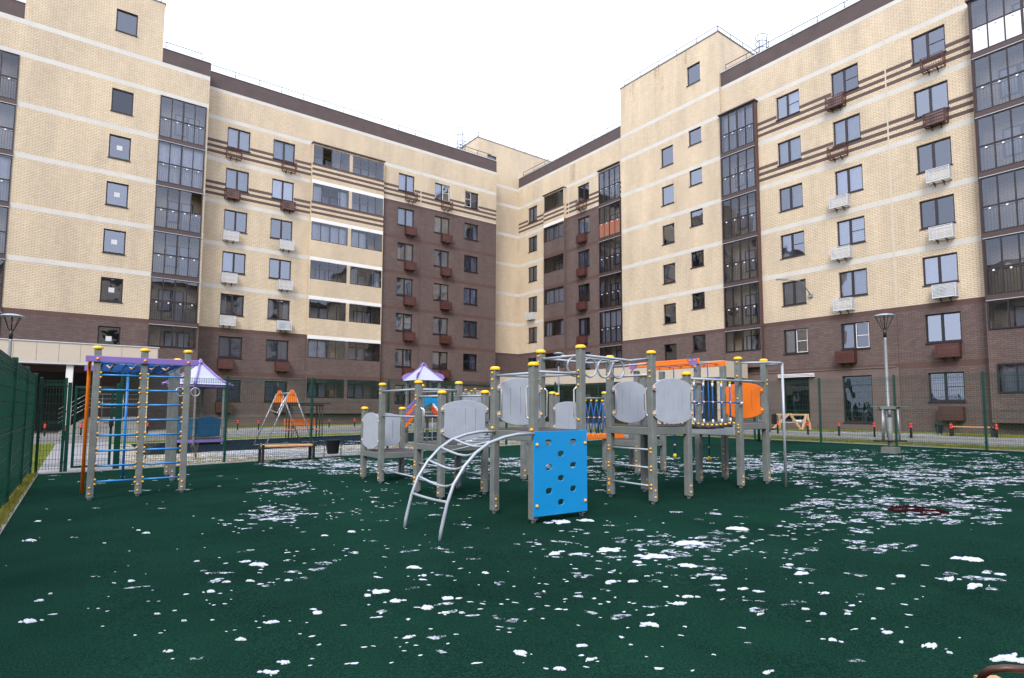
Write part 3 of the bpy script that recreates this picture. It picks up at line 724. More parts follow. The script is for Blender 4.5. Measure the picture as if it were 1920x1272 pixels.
roof_rail(right, [(XF+.35, 22.1, 24.98), (XF+.35, -6, 24.98)]); roof_rail(right, [(XD+.35, YC-.3, 24.98), (XD+.35, 31.7, 24.98)]); hoop_ladder(right, 36.1, 19.75, 24.62, 2.0, .4, dirx=False)
# rust streaks
ms = bpy.data.materials.new('rust_streaks'); nt = nodes(ms); L = nt.links.new
out = N(nt, 'ShaderNodeOutputMaterial'); bs = N(nt, 'ShaderNodeBsdfPrincipled', ins={'Roughness': .9, 'Base Color': (.33, .18, .08, 1)}); tr = N(nt, 'ShaderNodeBsdfTransparent')
geo = N(nt, 'ShaderNodeNewGeometry'); mp = N(nt, 'ShaderNodeMapping', ins={'Scale': (2.2, 2.2, .25)}); L(geo.outputs['Position'], mp.inputs[0])
nn = N(nt, 'ShaderNodeTexNoise', ins={'Scale': 1.6, 'Detail': 8., 'Roughness': .7}); L(mp.outputs[0], nn.inputs['Vector']); rr = ramp(nt, [(.47, (0, 0, 0)), (.75, (.55, .55, .55))]); L(nn.outputs[0], rr.inputs[0])
mxs = N(nt, 'ShaderNodeMixShader'); L(rr.outputs[0], mxs.inputs[0]); L(tr.outputs[0], mxs.inputs[1]); L(bs.outputs[0], mxs.inputs[2]); L(mxs.outputs[0], out.inputs[0])
for (y0, y1, z0, z1) in ((27.9, 26.9, 25.9, 27.9), (30.4, 29.8, 26.2, 27.8), (25.4, 24.9, 26.9, 27.9), (38.0, 37.0, 22.2, 23.7)):
    X = (XE if y0 < 31 else XD)-.004
    part('rust_stain', MB().face([(X, y0, z0), (X, y1, z0), (X, y1, z1), (X, y0, z1)]), ms, right)

# two unseen blocks added behind the camera for the lower windows to reflect
def reflection_block(name, fr, u0, u1, label, org_, depth):
    b = thing('apartment_building', label, 'building', org_); mb = MB(); ws = [u0+2+4.1*i for i in range(int((u1-u0-4)/4.1)+1)]
    def mf(u, z):
        k = int(z//3)
        if z < 24 and .9 < z-3*k-.0 and 3*k+1.9 < z < 3*k+3.4 and any(w < u < w+1.7 for w in ws): return 8
        if z > 1.5 and 3*k+1.9 <= z and any(w < u < w+1.7 for w in ws) and z < 23.9: return 8
        if z > 24: return 4
        if z < 7: return 1
        return 2 if inband(z) else 0
    wall(mb, fr, u0, u1, 0, 25, [], mf, ub=[w+e for w in ws for e in (0, 1.7)], zb=[7, 24]+BZ+[3*k+1.9 for k in range(8)]+[3.0*k for k in range(1, 9)])
    part('facade', mb, MATS+[M['shopglass']], b)
    mb = MB(); a = fr.p(u0, depth, 0); c = fr.p(u1, depth*.01, 24.9); mb.box(tuple(min(a[i], c[i]) for i in range(3)), tuple(max(a[i], c[i]) for i in range(3))); part('roof', mb, M['roof'], b)
reflection_block('far', Fr('Y', -40), -44, 48, 'long cream and brown block added unseen behind the camera for window reflections', (0, -40, 0), -12)
reflection_block('far', Fr('X', -46), -28, 40, 'cream and brown block added out of view on the left for window reflections', (-46, 0, 0), -12)

# ------------------------------------------------------------------ entrance canopies
cn = thing('entrance_canopy', 'long beige panelled canopy over the left entrance on square columns', 'canopy', (-1, 38.6, 0))
mb = MB(); x = -15.
mb.box((-15, 38.66, 3.84), (3.46, YA-.02, 4.7)); part('canopy_slab', mb, M['concrete'], cn)
mb = MB(); w_ = .93
while x < 3.4: mb.box((x, 38.6, 3.8), (min(x+w_-.014, 3.46), 38.64, 4.84)); x += w_
y = 38.66
while y < YA-.5: mb.box((3.46, y, 3.8), (3.5, min(y+w_-.014, YA-.03), 4.84)); y += w_
part('canopy_cladding', mb, M['beige'], cn)
mb = MB(); mb.box((-15.02, 38.56, 4.845), (3.54, 38.72, 4.9)); mb.box((-15, 38.58, 3.70), (3.5, 38.9, 3.796)); part('canopy_trim', mb, M['flash'], cn)
for x in (-.55, -6.5, -11.5):
    mb = MB(); mb.cbox((x-.16, 38.75, 0), (x+.16, 39.07, 3.8), .02); part('column', mb, M['slabwhite'], cn)
mb = MB(); mb.cbox((2.9, 38.75, 0), (3.1, 38.95, 3.8), .02); part('column', mb, M['beige'], cn)
cf = thing('entrance_canopy', 'long beige canopy along the right wing behind the play tower', 'canopy', (32.5, 30, .3))
mb = MB(); yl, yr = 0, 0
c0 = onX(914, 699, 31.6); c1 = onX(1352, 690, 31.6); zt = (c0.z+c1.z)/2
mb.box((31.66, c1.y+.06, zt-1.0), (XE-.25, c0.y-.06, zt-.06)); part('canopy_slab', mb, M['concrete'], cf)
mb = MB(); y = c1.y
while y < c0.y-.1: mb.box((31.6, y, zt-1.02), (31.64, min(y+.936, c0.y), zt)); y += .95
mb.box((31.645, c0.y-.04, zt-1.02), (XE-.3, c0.y, zt)); mb.box((31.645, c1.y, zt-1.02), (XE-.3, c1.y+.04, zt)); part('canopy_cladding', mb, M['beige'], cf)
for y in (c1.y+.3, c1.y+2.2, 25.5, c0.y-.5):
    mb = MB(); mb.cbox((31.75, y-.13, .3), (32.0, y+.13, zt-1.0), .015); part('column', mb, M['beige'], cf)

# ================================================================== AIR-CONDITIONER BASKETS (things hung on the walls)
def ac_proto(kind):
    """local frame: x to the right, y into the wall, z up; origin at lower left corner on the wall"""
    W, D, Hh = 1.0, .44, .68
    m = M['accream'] if kind in ('white', 'whiteunit') else M['acbrown']
    mb = MB(); b = .03
    for x in (0, W-b):
        for y in (-D, -.05): mb.box((x, y, 0), (x+b, y+b, Hh))
    for z in (0, Hh-b):
        mb.box((b, -D, z), (W-b, -D+b, z+b)); mb.box((b, -.05, z), (W-b, -.02, z+b))
        for x in (0, W-b): mb.box((x, -D+b, z), (x+b, -.05, z+b))
    out = [('basket_frame', mb.mesh('basket_frame', m))]
    mb = MB()
    if kind in ('white', 'whiteunit', 'brown', 'brownunit'):
        n = 9 if kind[0] == 'w' else 11; st = (Hh-.06)/n
        gap = .5 if kind[0] == 'w' else .28
        for i in range(n):
            z = .03+i*st
            mb.box((b, -D+.006, z), (W-b, -D+.018, z+st*(1-gap)))
            for x in (.006, W-.018): mb.box((x, -D+b, z), (x+.012, -.05, z+st*(1-gap)))
        for x in (W*.33, W*.66): mb.box((x-.012, -D+.018, .03), (x+.012, -D+.03, Hh-.03))
    else:
        for i in range(1, 10): x = W*i/10; mb.box((x-.007, -D+.008, b), (x+.007, -D+.022, Hh-b))
        for i in range(1, 4): z = Hh*i/4; mb.box((b, -D+.004, z-.01), (W-b, -D+.026, z+.01)); 
        for i in range(1, 4): y = -D+D*i/4; mb.box((.008, y-.007, b), (.022, y+.007, Hh-b)); mb.box((W-.022, y-.007, b), (W-.008, y+.007, Hh-b))
        for i in range(1, 6): x = W*i/6; mb.box((x-.012, -D+b, .004), (x+.012, -.05, .02))
    out.append(('basket_grille', mb.mesh('basket_grille', m)))
    for x in (W*.28, W*.68):
        mb = MB(); mb.box((x-.022, -D+.06, -.035), (x+.022, -.002, -.003)); mb.bar((x, -D+.14, -.034), (x, -.01, -.17), .03, .03)
        out.append(('bracket', mb.mesh('bracket', M['black'])))
    if kind.endswith('unit'):
        mb = MB(); mb.cbox((.12, -D+.06 if kind != 'openunit' else -D+.03, .04), (W-.1, -.1, .6), .015, 0)
        fr = -D+.052 if kind != 'openunit' else -D+.022
        c = Vector((.36, fr, .32))
        for r_ in (.06, .11, .16, .21): mb.tube([c+Vector((r_*math.cos(t*math.pi/12), 0, r_*math.sin(t*math.pi/12))) for t in range(24)], .007, 5, 1, closed=True)
        for t in range(8): mb.bar(c, c+Vector((.21*math.cos(t*math.pi/4), 0, .21*math.sin(t*math.pi/4))), .008, .008, 1)
        out.append(('air_conditioner', mb.mesh('air_conditioner', [M['accream'] if kind[0] == 'w' else M['acfanbox'], M['acfan']])))
    return out
M['acfanbox'] = mk('brown_grey_unit_case', (.17, .10, .09), .5, var=.08)
PROTO = {k: ac_proto(k) for k in ('white', 'whiteunit', 'brown', 'brownunit', 'open', 'openunit')}
ORD = ['ground', 'first', 'second', 'third', 'fourth', 'fifth', 'top']
ADJ = {'white': 'pale grey', 'whiteunit': 'pale grey fan-holding', 'brown': 'red-brown', 'brownunit': 'red-brown fan-holding', 'open': 'open brown wire', 'openunit': 'brown wire fan-holding'}
def ac(kind, fr, u, z, where, grp):
    p = fr.p(u, 0, z)
    t = link('air_conditioner_basket', None, None, p, fr.rot); ORG[t.name] = p
    tag(t, f'{ADJ[kind]} basket {where}', 'basket', grp)
    for n, me in PROTO[kind]: link(n, me, t)
LG, RG = 'air conditioner baskets on the left wing', 'air conditioner baskets on the right wing'
cn_ = ['leftmost column, left wing', 'column just left of glazed bay', 'column just right of glazed bay', 'second column right of glazed bay']
offs = [-.06, .62, .62, .62]
for ci in range(4):
    u0 = cols[ci][0]+offs[ci]
    for k in range(7):
        if ci < 2: kind = {6: 'open', 5: 'openunit', 1: 'brown', 0: 'brownunit' if ci == 0 else 'brown'}.get(k, 'white')
        else: kind = 'open' if k == 6 else ('brownunit' if ci == 3 and k in (2, 3) else 'brown')
        if (ci, k) == (1, 2): kind = 'whiteunit'
        if ci == 3 and k == 0: continue
        ac(kind, fB, u0, 3*k+1.12, f'under {ORD[k]}-floor window, {cn_[ci]}', LG)
for k in range(1, 7):
    ac('open' if k == 6 else 'brown', fD, -36.79+.2, 3*k+1.12, f'under {ORD[k]}-floor window between glazed balcony columns, right wing', RG)
ac('white', fD, -43.7, 10.12, 'under third-floor window beside the inner corner of the wings', RG)
for k in range(1, 7):
    ac({6: 'openunit', 5: 'open', 1: 'brownunit'}.get(k, 'white'), fF, -15.26, 3*k+1.12, f'under {ORD[k]}-floor window, middle column of right wing', RG)
for k in range(7):
    ac({6: 'open', 5: 'openunit', 2: 'whiteunit', 1: 'brown', 0: 'brown'}.get(k, 'white'), fF, -10.48, 3*k+(1.12 if k else .98), f'under {ORD[k]}-floor window, column nearest right edge', RG)
mb = MB(); p0 = fF.p(-17.3, 0, 8.35)
mb.box((XF-.12, 16.55, 8.2), (XF-.002, 16.75, 8.4)); mb.tube([Vector((XF-.05, 16.65, 8.3)), Vector((XF-.7, 16.75, 8.95)), Vector((XF-1.0, 16.85, 9.1)), Vector((XF-1.9, 17.3, 9.14))], .03, 6)
mb.bar(Vector((XF-1.7, 17.2, 9.14)), Vector((XF-2.3, 17.5, 9.12)), .14, .07)
single('wall_lamp', mb, M['galv'], 'thin grey lamp arm reaching out from the right wing wall', 'wall lamp', (XF, 16.65, 8.3))

# ================================================================== THE PLAY STRUCTURE
play = thing('play_structure', 'grey timber climbing structure with blue climbing wall, arch ladder and orange beams', 'play structure', (6, 6, .1))
POST = {1: (4.42, 10.55, 1.43), 2: (4.41, 9.74, 1.86), 3: (5.2, 10.52, 1.43), 5: (5.19, 9.73, 1.86), 4: (4.37, 8.28, 1.85), 7: (5.15, 8.31, 1.86), 6: (4.36, 7.51, 1.67), 8: (5.14, 7.51, 1.69),
        9: (4.36, 6.14, 1.95), 10: (4.37, 5.36, 1.96), 11: (5.13, 5.34, 2.22), 12: (5.13, 6.13, 2.22), 14: (6.49, 6.12, 2.22), 15: (6.47, 5.31, 2.23), 16: (7.24, 5.29, 1.96), 17: (7.25, 6.11, 1.97),
        18: (8.76, 5.39, 2.28), 19: (9.55, 5.39, 2.29), 20: (8.74, 6.16, 2.25), 21: (9.5, 6.15, 2.25), 22: (8.78, 7.57, 2.2), 23: (9.54, 7.56, 2.22), 24: (8.73, 8.38, 1.77), 25: (9.53, 8.38, 1.77),
        26: (7.27, 8.35, 1.735), 27: (8.05, 9.12, 1.745), 28: (8.05, 8.35, 1.73), 29: (6.58, 8.35, 1.62), 30: (7.3, 9.12, 1.72)}
PW = .094
def make_post(parent, x, y, top, cap=True, nb=2, name='post', side='y'):
    z0 = gz(x)+.035; mb = MB(); h = PW/2
    mb.cbox((x-h, y-h, z0), (x+h, y+h, top-.03), .008)
    o = part(name, mb, M['post'], parent)
    mb = MB(); mb.lathe((x, y, gz(x)), [(.028, -.02), (.028, .05)], 8); mb.box((x-h+.01, y-h-.004, z0+.0), (x+.012, y-h+.0, z0+.2)); part('foot_bracket', mb, M['galv'], o)
    if cap:
        mb = MB(); r = .068
        mb.lathe((x, y, top-.035), [(r*.98, 0), (r, .006), (r, .024), (r*.93, .036), (r*.6, .047), (.001, .05)], 16); part('post_cap', mb, M['yellow'], o)
    if nb:
        mb = MB()
        for z in [z0+.06, z0+.15][:nb]:
            mb.ball((x-.012, y-h-.004, z) if side == 'y' else (x-h-.004, y-.01, z), .016, 0, 8)
        part('bolt_cover', mb, M['orangecap'], o)
    return o
def dot(parent, p, r=.017, mat='orangecap'): part('bolt_cover', MB().ball(p, r, 0, 8), M[mat], parent)
PO = {k: make_post(play, *v, cap=k not in (20, 21, 22, 23), side='x' if k < 9 or k == 14 else 'y') for k, v in POST.items()}
def bolts(k, zs, side='x'):
    """orange bolt covers on the post's face towards -x or -y"""
    x, y, t = POST[k]; mb = MB(); h = PW/2
    for z in zs: mb.ball((x-h-.004, y-.01, z) if side == 'x' else (x+.0, y-h-.004, z), .016, 0, 8)
    part('bolt_cover', mb, M['orangecap'], PO[k])
def deck(x0, x1, y0, y1, z, sk=.1, trim=True):
    mb = MB(); mb.cbox((x0, y0, z-.035), (x1, y1, z), .006)
    # small anti-slip grid lines
    o = part('deck', mb, M['deck'], play)
    mb = MB(); t = .04; h = PW/2+.002
    mb.cbox((x0-t, y0-t, z-.03-sk), (x1+t, y0-.002, z-.012), .006); mb.cbox((x0-t, y1+.002, z-.03-sk), (x1+t, y1+t, z-.012), .006)
    mb.cbox((x0-t, y0, z-.03-sk), (x0-.002, y1, z-.012), .006); mb.cbox((x1+.002, y0, z-.03-sk), (x1+t, y1, z-.012), .006)
    part('deck_skirt', mb, M['skirt'], play)
deck(4.42, 5.2, 9.74, 10.54, .63, .09)
deck(4.37, 5.15, 7.51, 8.3, .88, .08)
deck(4.37, 5.13, 5.35, 6.13, 1.155, .1)
deck(6.48, 7.25, 5.31, 6.11, 1.175, .09)
deck(8.76, 9.54, 5.39, 6.15, 1.21, .09)
deck(8.76, 9.53, 7.57, 8.38, .82, .1)
deck(7.27, 8.05, 8.35, 9.12, .86, .1)
mb = MB(); mb.cbox((8.69, 5.44, .99), (8.715, 6.3, 1.165), .006); part('side_board', mb, M['panel2'], play)
def barrel(w, h, slots=3, ear=True):
    """rounded panel with ears and slots: x in -w/2..w/2, y in -h/2..h/2"""
    b = h*.32; pts = []
    n = 14
    for i in range(n+1):
        t = -1+2*i/n; pts.append((t*w/2*.97, -b-.02-(h/2-b-.02)*(1-t*t)**.75))
    if ear:
        e = .026
        pts += [(w/2+e*.6, -b), (w/2+e, -b+.025), (w/2+e*.7, -b+.055), (w/2-.035, -b+.075), (w/2-.04, -b+.11), (w/2-.04, b-.11), (w/2-.035, b-.075), (w/2+e*.7, b-.055), (w/2+e, b-.025), (w/2+e*.6, b)]
    for i in range(n+1):
        t = 1-2*i/n; pts.append((t*w/2*.97, b+.02+(h/2-b-.02)*(1-t*t)**.75))
    if ear: pts += [(-x, -y) for x, y in pts[n+1:n+11]]
    out = [pts[0]]
    for p in pts[1:]:
        if (p[0]-out[-1][0])**2+(p[1]-out[-1][1])**2 > 1e-7: out.append(p)
    holes = []
    for i in range(slots):
        x = (i-(slots-1)/2)*w*.235; hh = h*.30-abs(i-(slots-1)/2)*.012; s = .0085
        holes.append([(x-s, -hh), (x-s, hh), (x, hh+s), (x+s, hh), (x+s, -hh), (x, -hh-s)])
    return plate(out, holes, .018, .004)
def panel(c, u, w, h, mat='panel', slots=3, label=None):
    mb = place(barrel(w, h, slots), c, u); o = part('play_panel', mb, M[mat], play)
    if label: o['label'] = label
    U = Vector(u).normalized(); nrm = U.cross(Vector((0, 0, 1)))
    for sx in (-1, 1):
        for sy in (-1, 1):
            p = Vector(c)+U*(sx*(w/2+.002))+Vector((0, 0, sy*(h*.32-.028)))+nrm*.014; dot(o, p)
Ux, Uy = (1, 0, 0), (0, -1, 0)
panel((4.375, 10.14, 1.0), Uy, .74, .66)                     # low tower, side towards the camera
panel((4.82, 10.50, 1.0), Ux, .72, .64)
panel((4.74, 7.455, 1.235), Ux, .80, .60)                    # second tower
panel((4.74, 6.09, 1.51), Ux, .70, .62)                      # main tower, far side
panel((6.87, 5.25, 1.535), Ux, .84, .65)
panel((6.86, 6.06, 1.53), Ux, .72, .64)
panel((7.66, 8.31, 1.25), Ux, .76, .62)
panel((9.5, 5.77, 1.585), Uy, .72, .62, 'orange', 3, 'orange slotted panel')
def rail(a, b, r=.017, mat='silver', name='rail'):
    mb = MB(); mb.tube([a, b], r, 8); part(name, mb, M[mat], play)
def pp(k, z, dx=0, dy=0): return (POST[k][0]+dx, POST[k][1]+dy, z)
rail(pp(2, 1.72), pp(4, 1.72)); rail(pp(5, 1.72), pp(7, 1.72)); rail(pp(4, 1.72), pp(7, 1.72)); rail(pp(2, 1.28), pp(4, 1.28), .014); rail(pp(4, 1.6), pp(6, 1.6)); rail(pp(5, 1.28), pp(7, 1.28), .014)
rail(pp(7, 1.62), pp(8, 1.62)); rail(pp(1, 1.28), pp(3, 1.28), .013)
for z in (.35, .18): pass
rail(pp(2, .32), pp(4, .32), .013); rail(pp(4, .55), pp(6, .55), .013); rail(pp(4, .30), pp(6, .30), .013); rail(pp(7, .38), pp(8, .38), .013); rail(pp(4, .42), pp(7, .42), .013); rail(pp(7, .62), pp(8, .62), .013)
rail(pp(9, 1.84), pp(10, 1.84)); rail(pp(10, 1.86), pp(11, 1.86)); rail(pp(12, 1.86), pp(11, 1.86), .015); rail(pp(12, 2.1), pp(11, 2.1)); rail(pp(9, 1.85), pp(12, 1.85), .015)
rail(pp(14, 1.90), pp(15, 1.90)); rail(pp(14, 2.06), pp(15, 2.06), .014)
for z in (.85, .60, .35): rail(pp(14, z), pp(15, z), .014, name='ladder_rung')
for k in (14, 15): bolts(k, (.87, .82, .62, .57, .37, .32, 1.95, 1.87), 'x')
bolts(9, (1.88, 1.79, 1.67), 'x'); bolts(12, (2.14, 2.06, 1.9, 1.82), 'x'); bolts(11, (1.9, 1.82, 1.72, 1.28), 'x'); bolts(4, (1.62, 1.56, 1.46, .57, .52, .32), 'x'); bolts(2, (1.75, 1.68), 'x'); bolts(7, (.64, .59, .42, .36), 'x'); bolts(5, (1.75, 1.68), 'x')
bolts(18, (2.2, 1.97, 1.9, 1.6, 1.53, 1.17, 1.12, 1.05), 'x'); bolts(19, (1.93, 1.86), 'y'); bolts(16, (1.78, 1.3), 'x'); bolts(24, (1.6, 1.52), 'x'); bolts(21, (.7, .62, .42, .35), 'x'); bolts(22, (.7, .62, .42, .35), 'x')
def grip(k, z0, z1, d):
    x, y, t = POST[k]; d = Vector(d); c = Vector((x, y, 0)); o = d*.047
    a = [Vector((0, 0, z0)), d*.055+Vector((0, 0, z0)), d*.085+Vector((0, 0, z0+.03)), d*.085+Vector((0, 0, z1-.03)), d*.055+Vector((0, 0, z1)), Vector((0, 0, z1))]
    mb = MB(); mb.tube([c+q for q in a], .012, 8); part('hand_grip', mb, M['steel'], play)
for k, d in ((9, (.55, -.83, 0)), (10, (-.6, .8, 0)), (10, (.7, .7, 0)), (12, (.6, -.8, 0)), (11, (-.75, .66, 0)), (14, (.5, -.86, 0)), (15, (-.5, .86, 0)), (5, (.4, -.9, 0)), (4, (.6, -.8, 0)), (20, (.8, -.6, 0))):
    zt = POST[k][2]; b = {4: 1.02, 5: 1.02, 14: 1.32, 15: 1.32, 20: 1.35}.get(k, 1.29); grip(k, b, b+.4, Vector(d).normalized())
# arch climber
def interp(pts, t):
    n = len(pts)-1; i = min(int(t*n), n-1); return Vector(pts[i]).lerp(Vector(pts[i+1]), t*n-i)
prof = [(3.06, .045), (3.075, .15), (3.10, .25), (3.145, .42), (3.22, .61), (3.35, .79), (3.50, .93), (3.67, 1.03), (3.88, 1.09), (4.08, 1.12), (4.31, 1.12)]
ar = part('arch_ladder', MB().tube([(x, 6.08, z) for x, z in prof], .0185, 10), M['silver'], play)
part('side_tube', MB().tube([(x, 5.28, z) for x, z in prof], .0185, 10), M['silver'], ar)
for (x, z) in ((3.15, .43), (3.23, .62), (3.36, .80), (3.52, .945), (3.70, 1.04)):
    mb = MB(); tn = Vector((.6, 0, -.5)).normalized(); d = .10 if z > .5 else .02
    mb.tube([Vector((x, 6.08-.8*i/8, z))+Vector((.7, 0, -.75))*(d*math.sin(math.pi*i/8)) for i in range(9)], .015, 8); part('ladder_rung', mb, M['silver'], ar)
for y in (6.11, 5.31): dot(ar, (4.30, y, 1.165), .021)
# blue climbing wall
holes = [ell(x-4.74, z-.65, .052, .038, 20, 2.6) for x, z in ((4.53, 1.01), (4.93, 1.01), (4.73, .87), (4.54, .72), (4.93, .725), (4.73, .58), (4.54, .44), (4.93, .44), (4.73, .295))]
mb = place(plate([(-.425, -.49), (.425, -.50), (.425, .495), (-.425, .495)], holes, .022, .003), (4.74, 5.283, .65), Ux)
cw = part('climbing_wall', mb, M['blue'], play); cw['label'] = 'bright blue sheet with nine hand holes'
for x in (4.35, 5.13):
    for z in (.28, .99): dot(cw, (x, 5.268, z), .02)
# hanging rings between two towers
mb = MB(); mb.tube([(5.13, 5.39, 2.11), (6.0, 5.39, 2.09), (6.1, 5.39, 2.085), (6.47, 5.33, 2.13)], .017, 8); mb.tube([(5.13, 6.08, 2.11), (6.0, 6.08, 2.09), (6.49, 6.1, 2.12)], .017, 8); mb.tube([(6.05, 5.39, 2.087), (6.05, 6.08, 2.087)], .014, 6)
rg = part('ring_rail', mb, M['silver'], play)
for x in (5.34, 5.63, 5.91, 6.19):
    mb = MB(); y = 5.42+.25; c = Vector((x+.02, 5.7, 1.985)); mb.tube([c+Vector((.128*math.cos(t*math.pi/14), 0, .128*math.sin(t*math.pi/14))) for t in range(28)], .0135, 8, closed=True); part('ring', mb, M['silver'], rg)
mb = MB(); mb.tube([(5.13, 5.7, 2.118), (6.05, 5.7, 2.105)], .014, 6); part('rail', mb, M['silver'], rg)
# fire pole
mb = MB(); z = gz(9.4)
mb.tube([(8.78, 5.36, 2.19), (9.1, 5.1, 2.2), (9.36, 4.99, 2.2), (9.43, 5.0, 2.19), (9.42, 5.05, 2.19), (9.55, 5.34, 2.19)], .017, 8); mb.tube([(9.43, 5.0, 2.2), (9.43, 5.0, z)], .021, 10)
part('fire_pole', mb, M['silver'], play)
rail((8.76, 5.36, 1.9), (9.55, 5.36, 1.9), .015)
# suspension bridge
mb = MB(); n = 5
for i in range(5):
    x0 = 7.33+i*.235; s = -.035*math.sin(math.pi*(i+.5)/5)
    mb.cbox((x0, 5.32, 1.15+s), (x0+.2, 6.1, 1.195+s), .01)
br = part('bridge_planks', mb, M['deck'], play)
for y in (5.31, 6.11):
    rail((7.25, y, 1.875), (8.76, y, 1.885), .021, name='bridge_rail')
    mb = MB(); mw = MB(); my = MB(); mp = MB()
    for i in range(5):
        x = 7.44+i*.235; s = -.035*math.sin(math.pi*(i+.5)/5)
        mb.tube([(x, y, 1.84), (x, y, 1.24+s)], .0125, 6); 
        for z in (1.80, 1.27+s): mw.tube([(x, y, z-.035), (x, y, z+.03)], .017, 6)
        mp.ball((x, y, 1.53), .022, 0, 8)
        my.ball((x, y, 1.85), .022, 0, 8)
        for dx in (-.06, .06): my.ball((x+dx, y-.02, 1.215+s), .022, 0, 8, .7); mb.tube([(x, y, 1.25+s), (x+dx*.4, y-.01, 1.21+s)], .011, 5)
    mb.tube([(7.25, y, 1.51), (7.6, y, 1.53), (8.4, y, 1.535), (8.76, y, 1.525)], .0125, 6)
    for x in (7.31, 8.70): mw.tube([(x-.04, y, 1.52), (x+.04, y, 1.53)], .017, 6)
    o = part('bridge_rope', mb, M['bluerope'], play); part('rope_sleeve', mw, M['whiterope'], o); part('rope_joint', mp, M['peach'], o); part('bolt_cover', my, M['yellow'], o)
# orange overhead beams with rungs, brackets and hanging ropes
for x in (8.74, 9.52):
    mb = MB(); mb.cbox((x-.05-(.02 if x < 9 else -.0), 6.08, 2.215), (x-.05+.02, 7.68, 2.315), .006); part('overhead_beam', mb, M['orange'], play)
for i in range(6): rail((8.72, 6.25+i*.26, 2.265), (9.5, 6.25+i*.26, 2.265), .014, name='overhead_rung')
mb = MB(); mb.cbox((8.70, 6.10, 2.22), (9.5, 6.125, 2.3), .004)
for (y, s) in ((6.16, 1), (7.57, -1)):
    t = plate([(0, 0), (.19, 0), (.0, -.2)], [], .014, .003)
    t.v = [Vector((8.662, y-.045*s+s*v.x, 2.31+v.y))+Vector((v.z, 0, 0)) for v in t.v]
    o = part('corner_bracket', t, M['purple'], play)
    for a, b in ((.03, -.03), (.14, -.03), (.03, -.14)): dot(o, (8.652, y-.045*s+s*a, 2.31+b), .014)
for (x, y) in ((9.1, 6.94), (9.1, 6.2), (9.1, 7.4)):
    mb = MB(); mb.tube([(x, y, 2.25), (x+.02, y, 1.6), (x, y, .6)], .0115, 6); o = part('climbing_rope', mb, M['bluerope'], play)
    mb = MB(); mb.ball((x, y, .55), .035, 0, 8, 1.2); part('rope_end', mb, M['yellow'], o); mb = MB(); mb.ball((x, y, 1.1), .02); mb.ball((x, y, .75), .02); part('rope_joint', mb, M['peach'], o)
mb = MB()
for y in (6.5, 7.0): mb.tube([(8.78, y-.3, 1.98), (9.1, y, 1.9), (9.5, y+.3, 1.98)], .02, 6)
mb.tube([(8.78, 6.2, 2.0), (9.1, 6.8, 1.93), (9.5, 7.5, 2.0)], .02, 6); mb.tube([(9.5, 6.2, 2.0), (9.1, 6.8, 1.93), (8.78, 7.5, 2.0)], .02, 6); part('climbing_net', mb, M['bluerope'], play)
# rear rope wall with orange foot beam
rail((8.05, 8.35, 1.63), (8.73, 8.38, 1.64), .026, 'skirt', 'net_rail')
mb = MB(); my = MB(); mp = MB(); xs = [8.12+.155*i for i in range(5)]
for i in range(4):
    a, b = xs[i], xs[i+1]; mb.tube([(a, 8.33, 1.6), ((a+b)/2, 8.33, 1.25), (b, 8.33, .92)], .011, 5); mb.tube([(b, 8.33, 1.6), ((a+b)/2, 8.33, 1.25), (a, 8.33, .92)], .011, 5); mp.ball(((a+b)/2, 8.32, 1.25), .02)
    my.ball((a, 8.32, 1.59), .022); my.ball((a, 8.29, .9), .018)
mb.tube([(8.05, 8.33, 1.25), (8.73, 8.33, 1.25)], .011, 5)
o = part('rope_net', mb, M['bluerope'], play); part('rope_joint', mp, M['peach'], o); part('bolt_cover', my, M['yellow'], o)
mb = MB(); mb.cbox((8.0, 8.28, .82), (9.2, 8.33, .93), .008); part('foot_beam', mb, M['orange'], play)
# ladder bridge between second and main tower
mb = MB()
for i in range(6): z = 1.16-.05*i; y = 6.2+.2*i; mb.cbox((4.5, y, .87+.045*(5-i)), (5.0, y+.1, .9+.045*(5-i)), .006)
part('ramp_steps', mb, M['panel2'], play)
rail(pp(8, 1.2), pp(12, 1.45), .014); rail(pp(6, .75), pp(9, 1.0), .014)

# ------------------------------------------------------------------ wall bars
wb = thing('wall_bars', 'tall frame of blue horizontal bars with purple top beams and orange pole', 'climbing frame', (.8, 11.5, 0))
for (x, y, t) in ((.18, 10.85, 2.34), (.80, 10.86, 2.34), (1.41, 10.83, 2.35), (1.46, 12.53, 2.33), (1.48, 13.55, 2.33)):
    make_post(wb, x, y, t)
o = None
for (x0, x1) in ((.225, .757), (.847, 1.365)):
    for z in (1.905, 1.675, 1.445, 1.21, .975, .74, .51, .275):
        mb = MB(); mb.tube([(x0, 10.83, z), (x1, 10.83, z)], .0155, 8); o = part('bar', mb, M['bluepaint'], wb)
        for x in (x0+.008, x1-.008):
            for dz_ in (-.035, .035): dot(o, (x, 10.815, z+dz_), .0165)
mb = MB(); mb.cbox((.03, 10.775, 2.1), (1.56, 10.80, 2.195), .006); o = part('top_beam', mb, M['purple'], wb)
mb = MB(); mb.cbox((.03, 13.6, 2.1), (1.56, 13.63, 2.195), .006); part('top_beam', mb, M['purple'], wb)
for x in (.18, .8, 1.41): dot(o, (x, 10.768, 2.15), .02)
mb = MB()
for x in (.22, 1.36): mb.tube([(x, 10.9, 2.13), (x, 13.6, 2.13)], .017, 6)
for i in range(8): y = 10.98+i*.34; mb.tube([(.22, y, 2.13), (1.36, y, 2.13)], .016, 6)
part('overhead_bars', mb, M['bluepaint'], wb)
mb = MB()
for i in range(8): x = .25+i*.155; mb.tube([(x, 10.95, 2.1), (x, 12.3, 2.06), (x, 13.55, 2.1)], .009, 5)
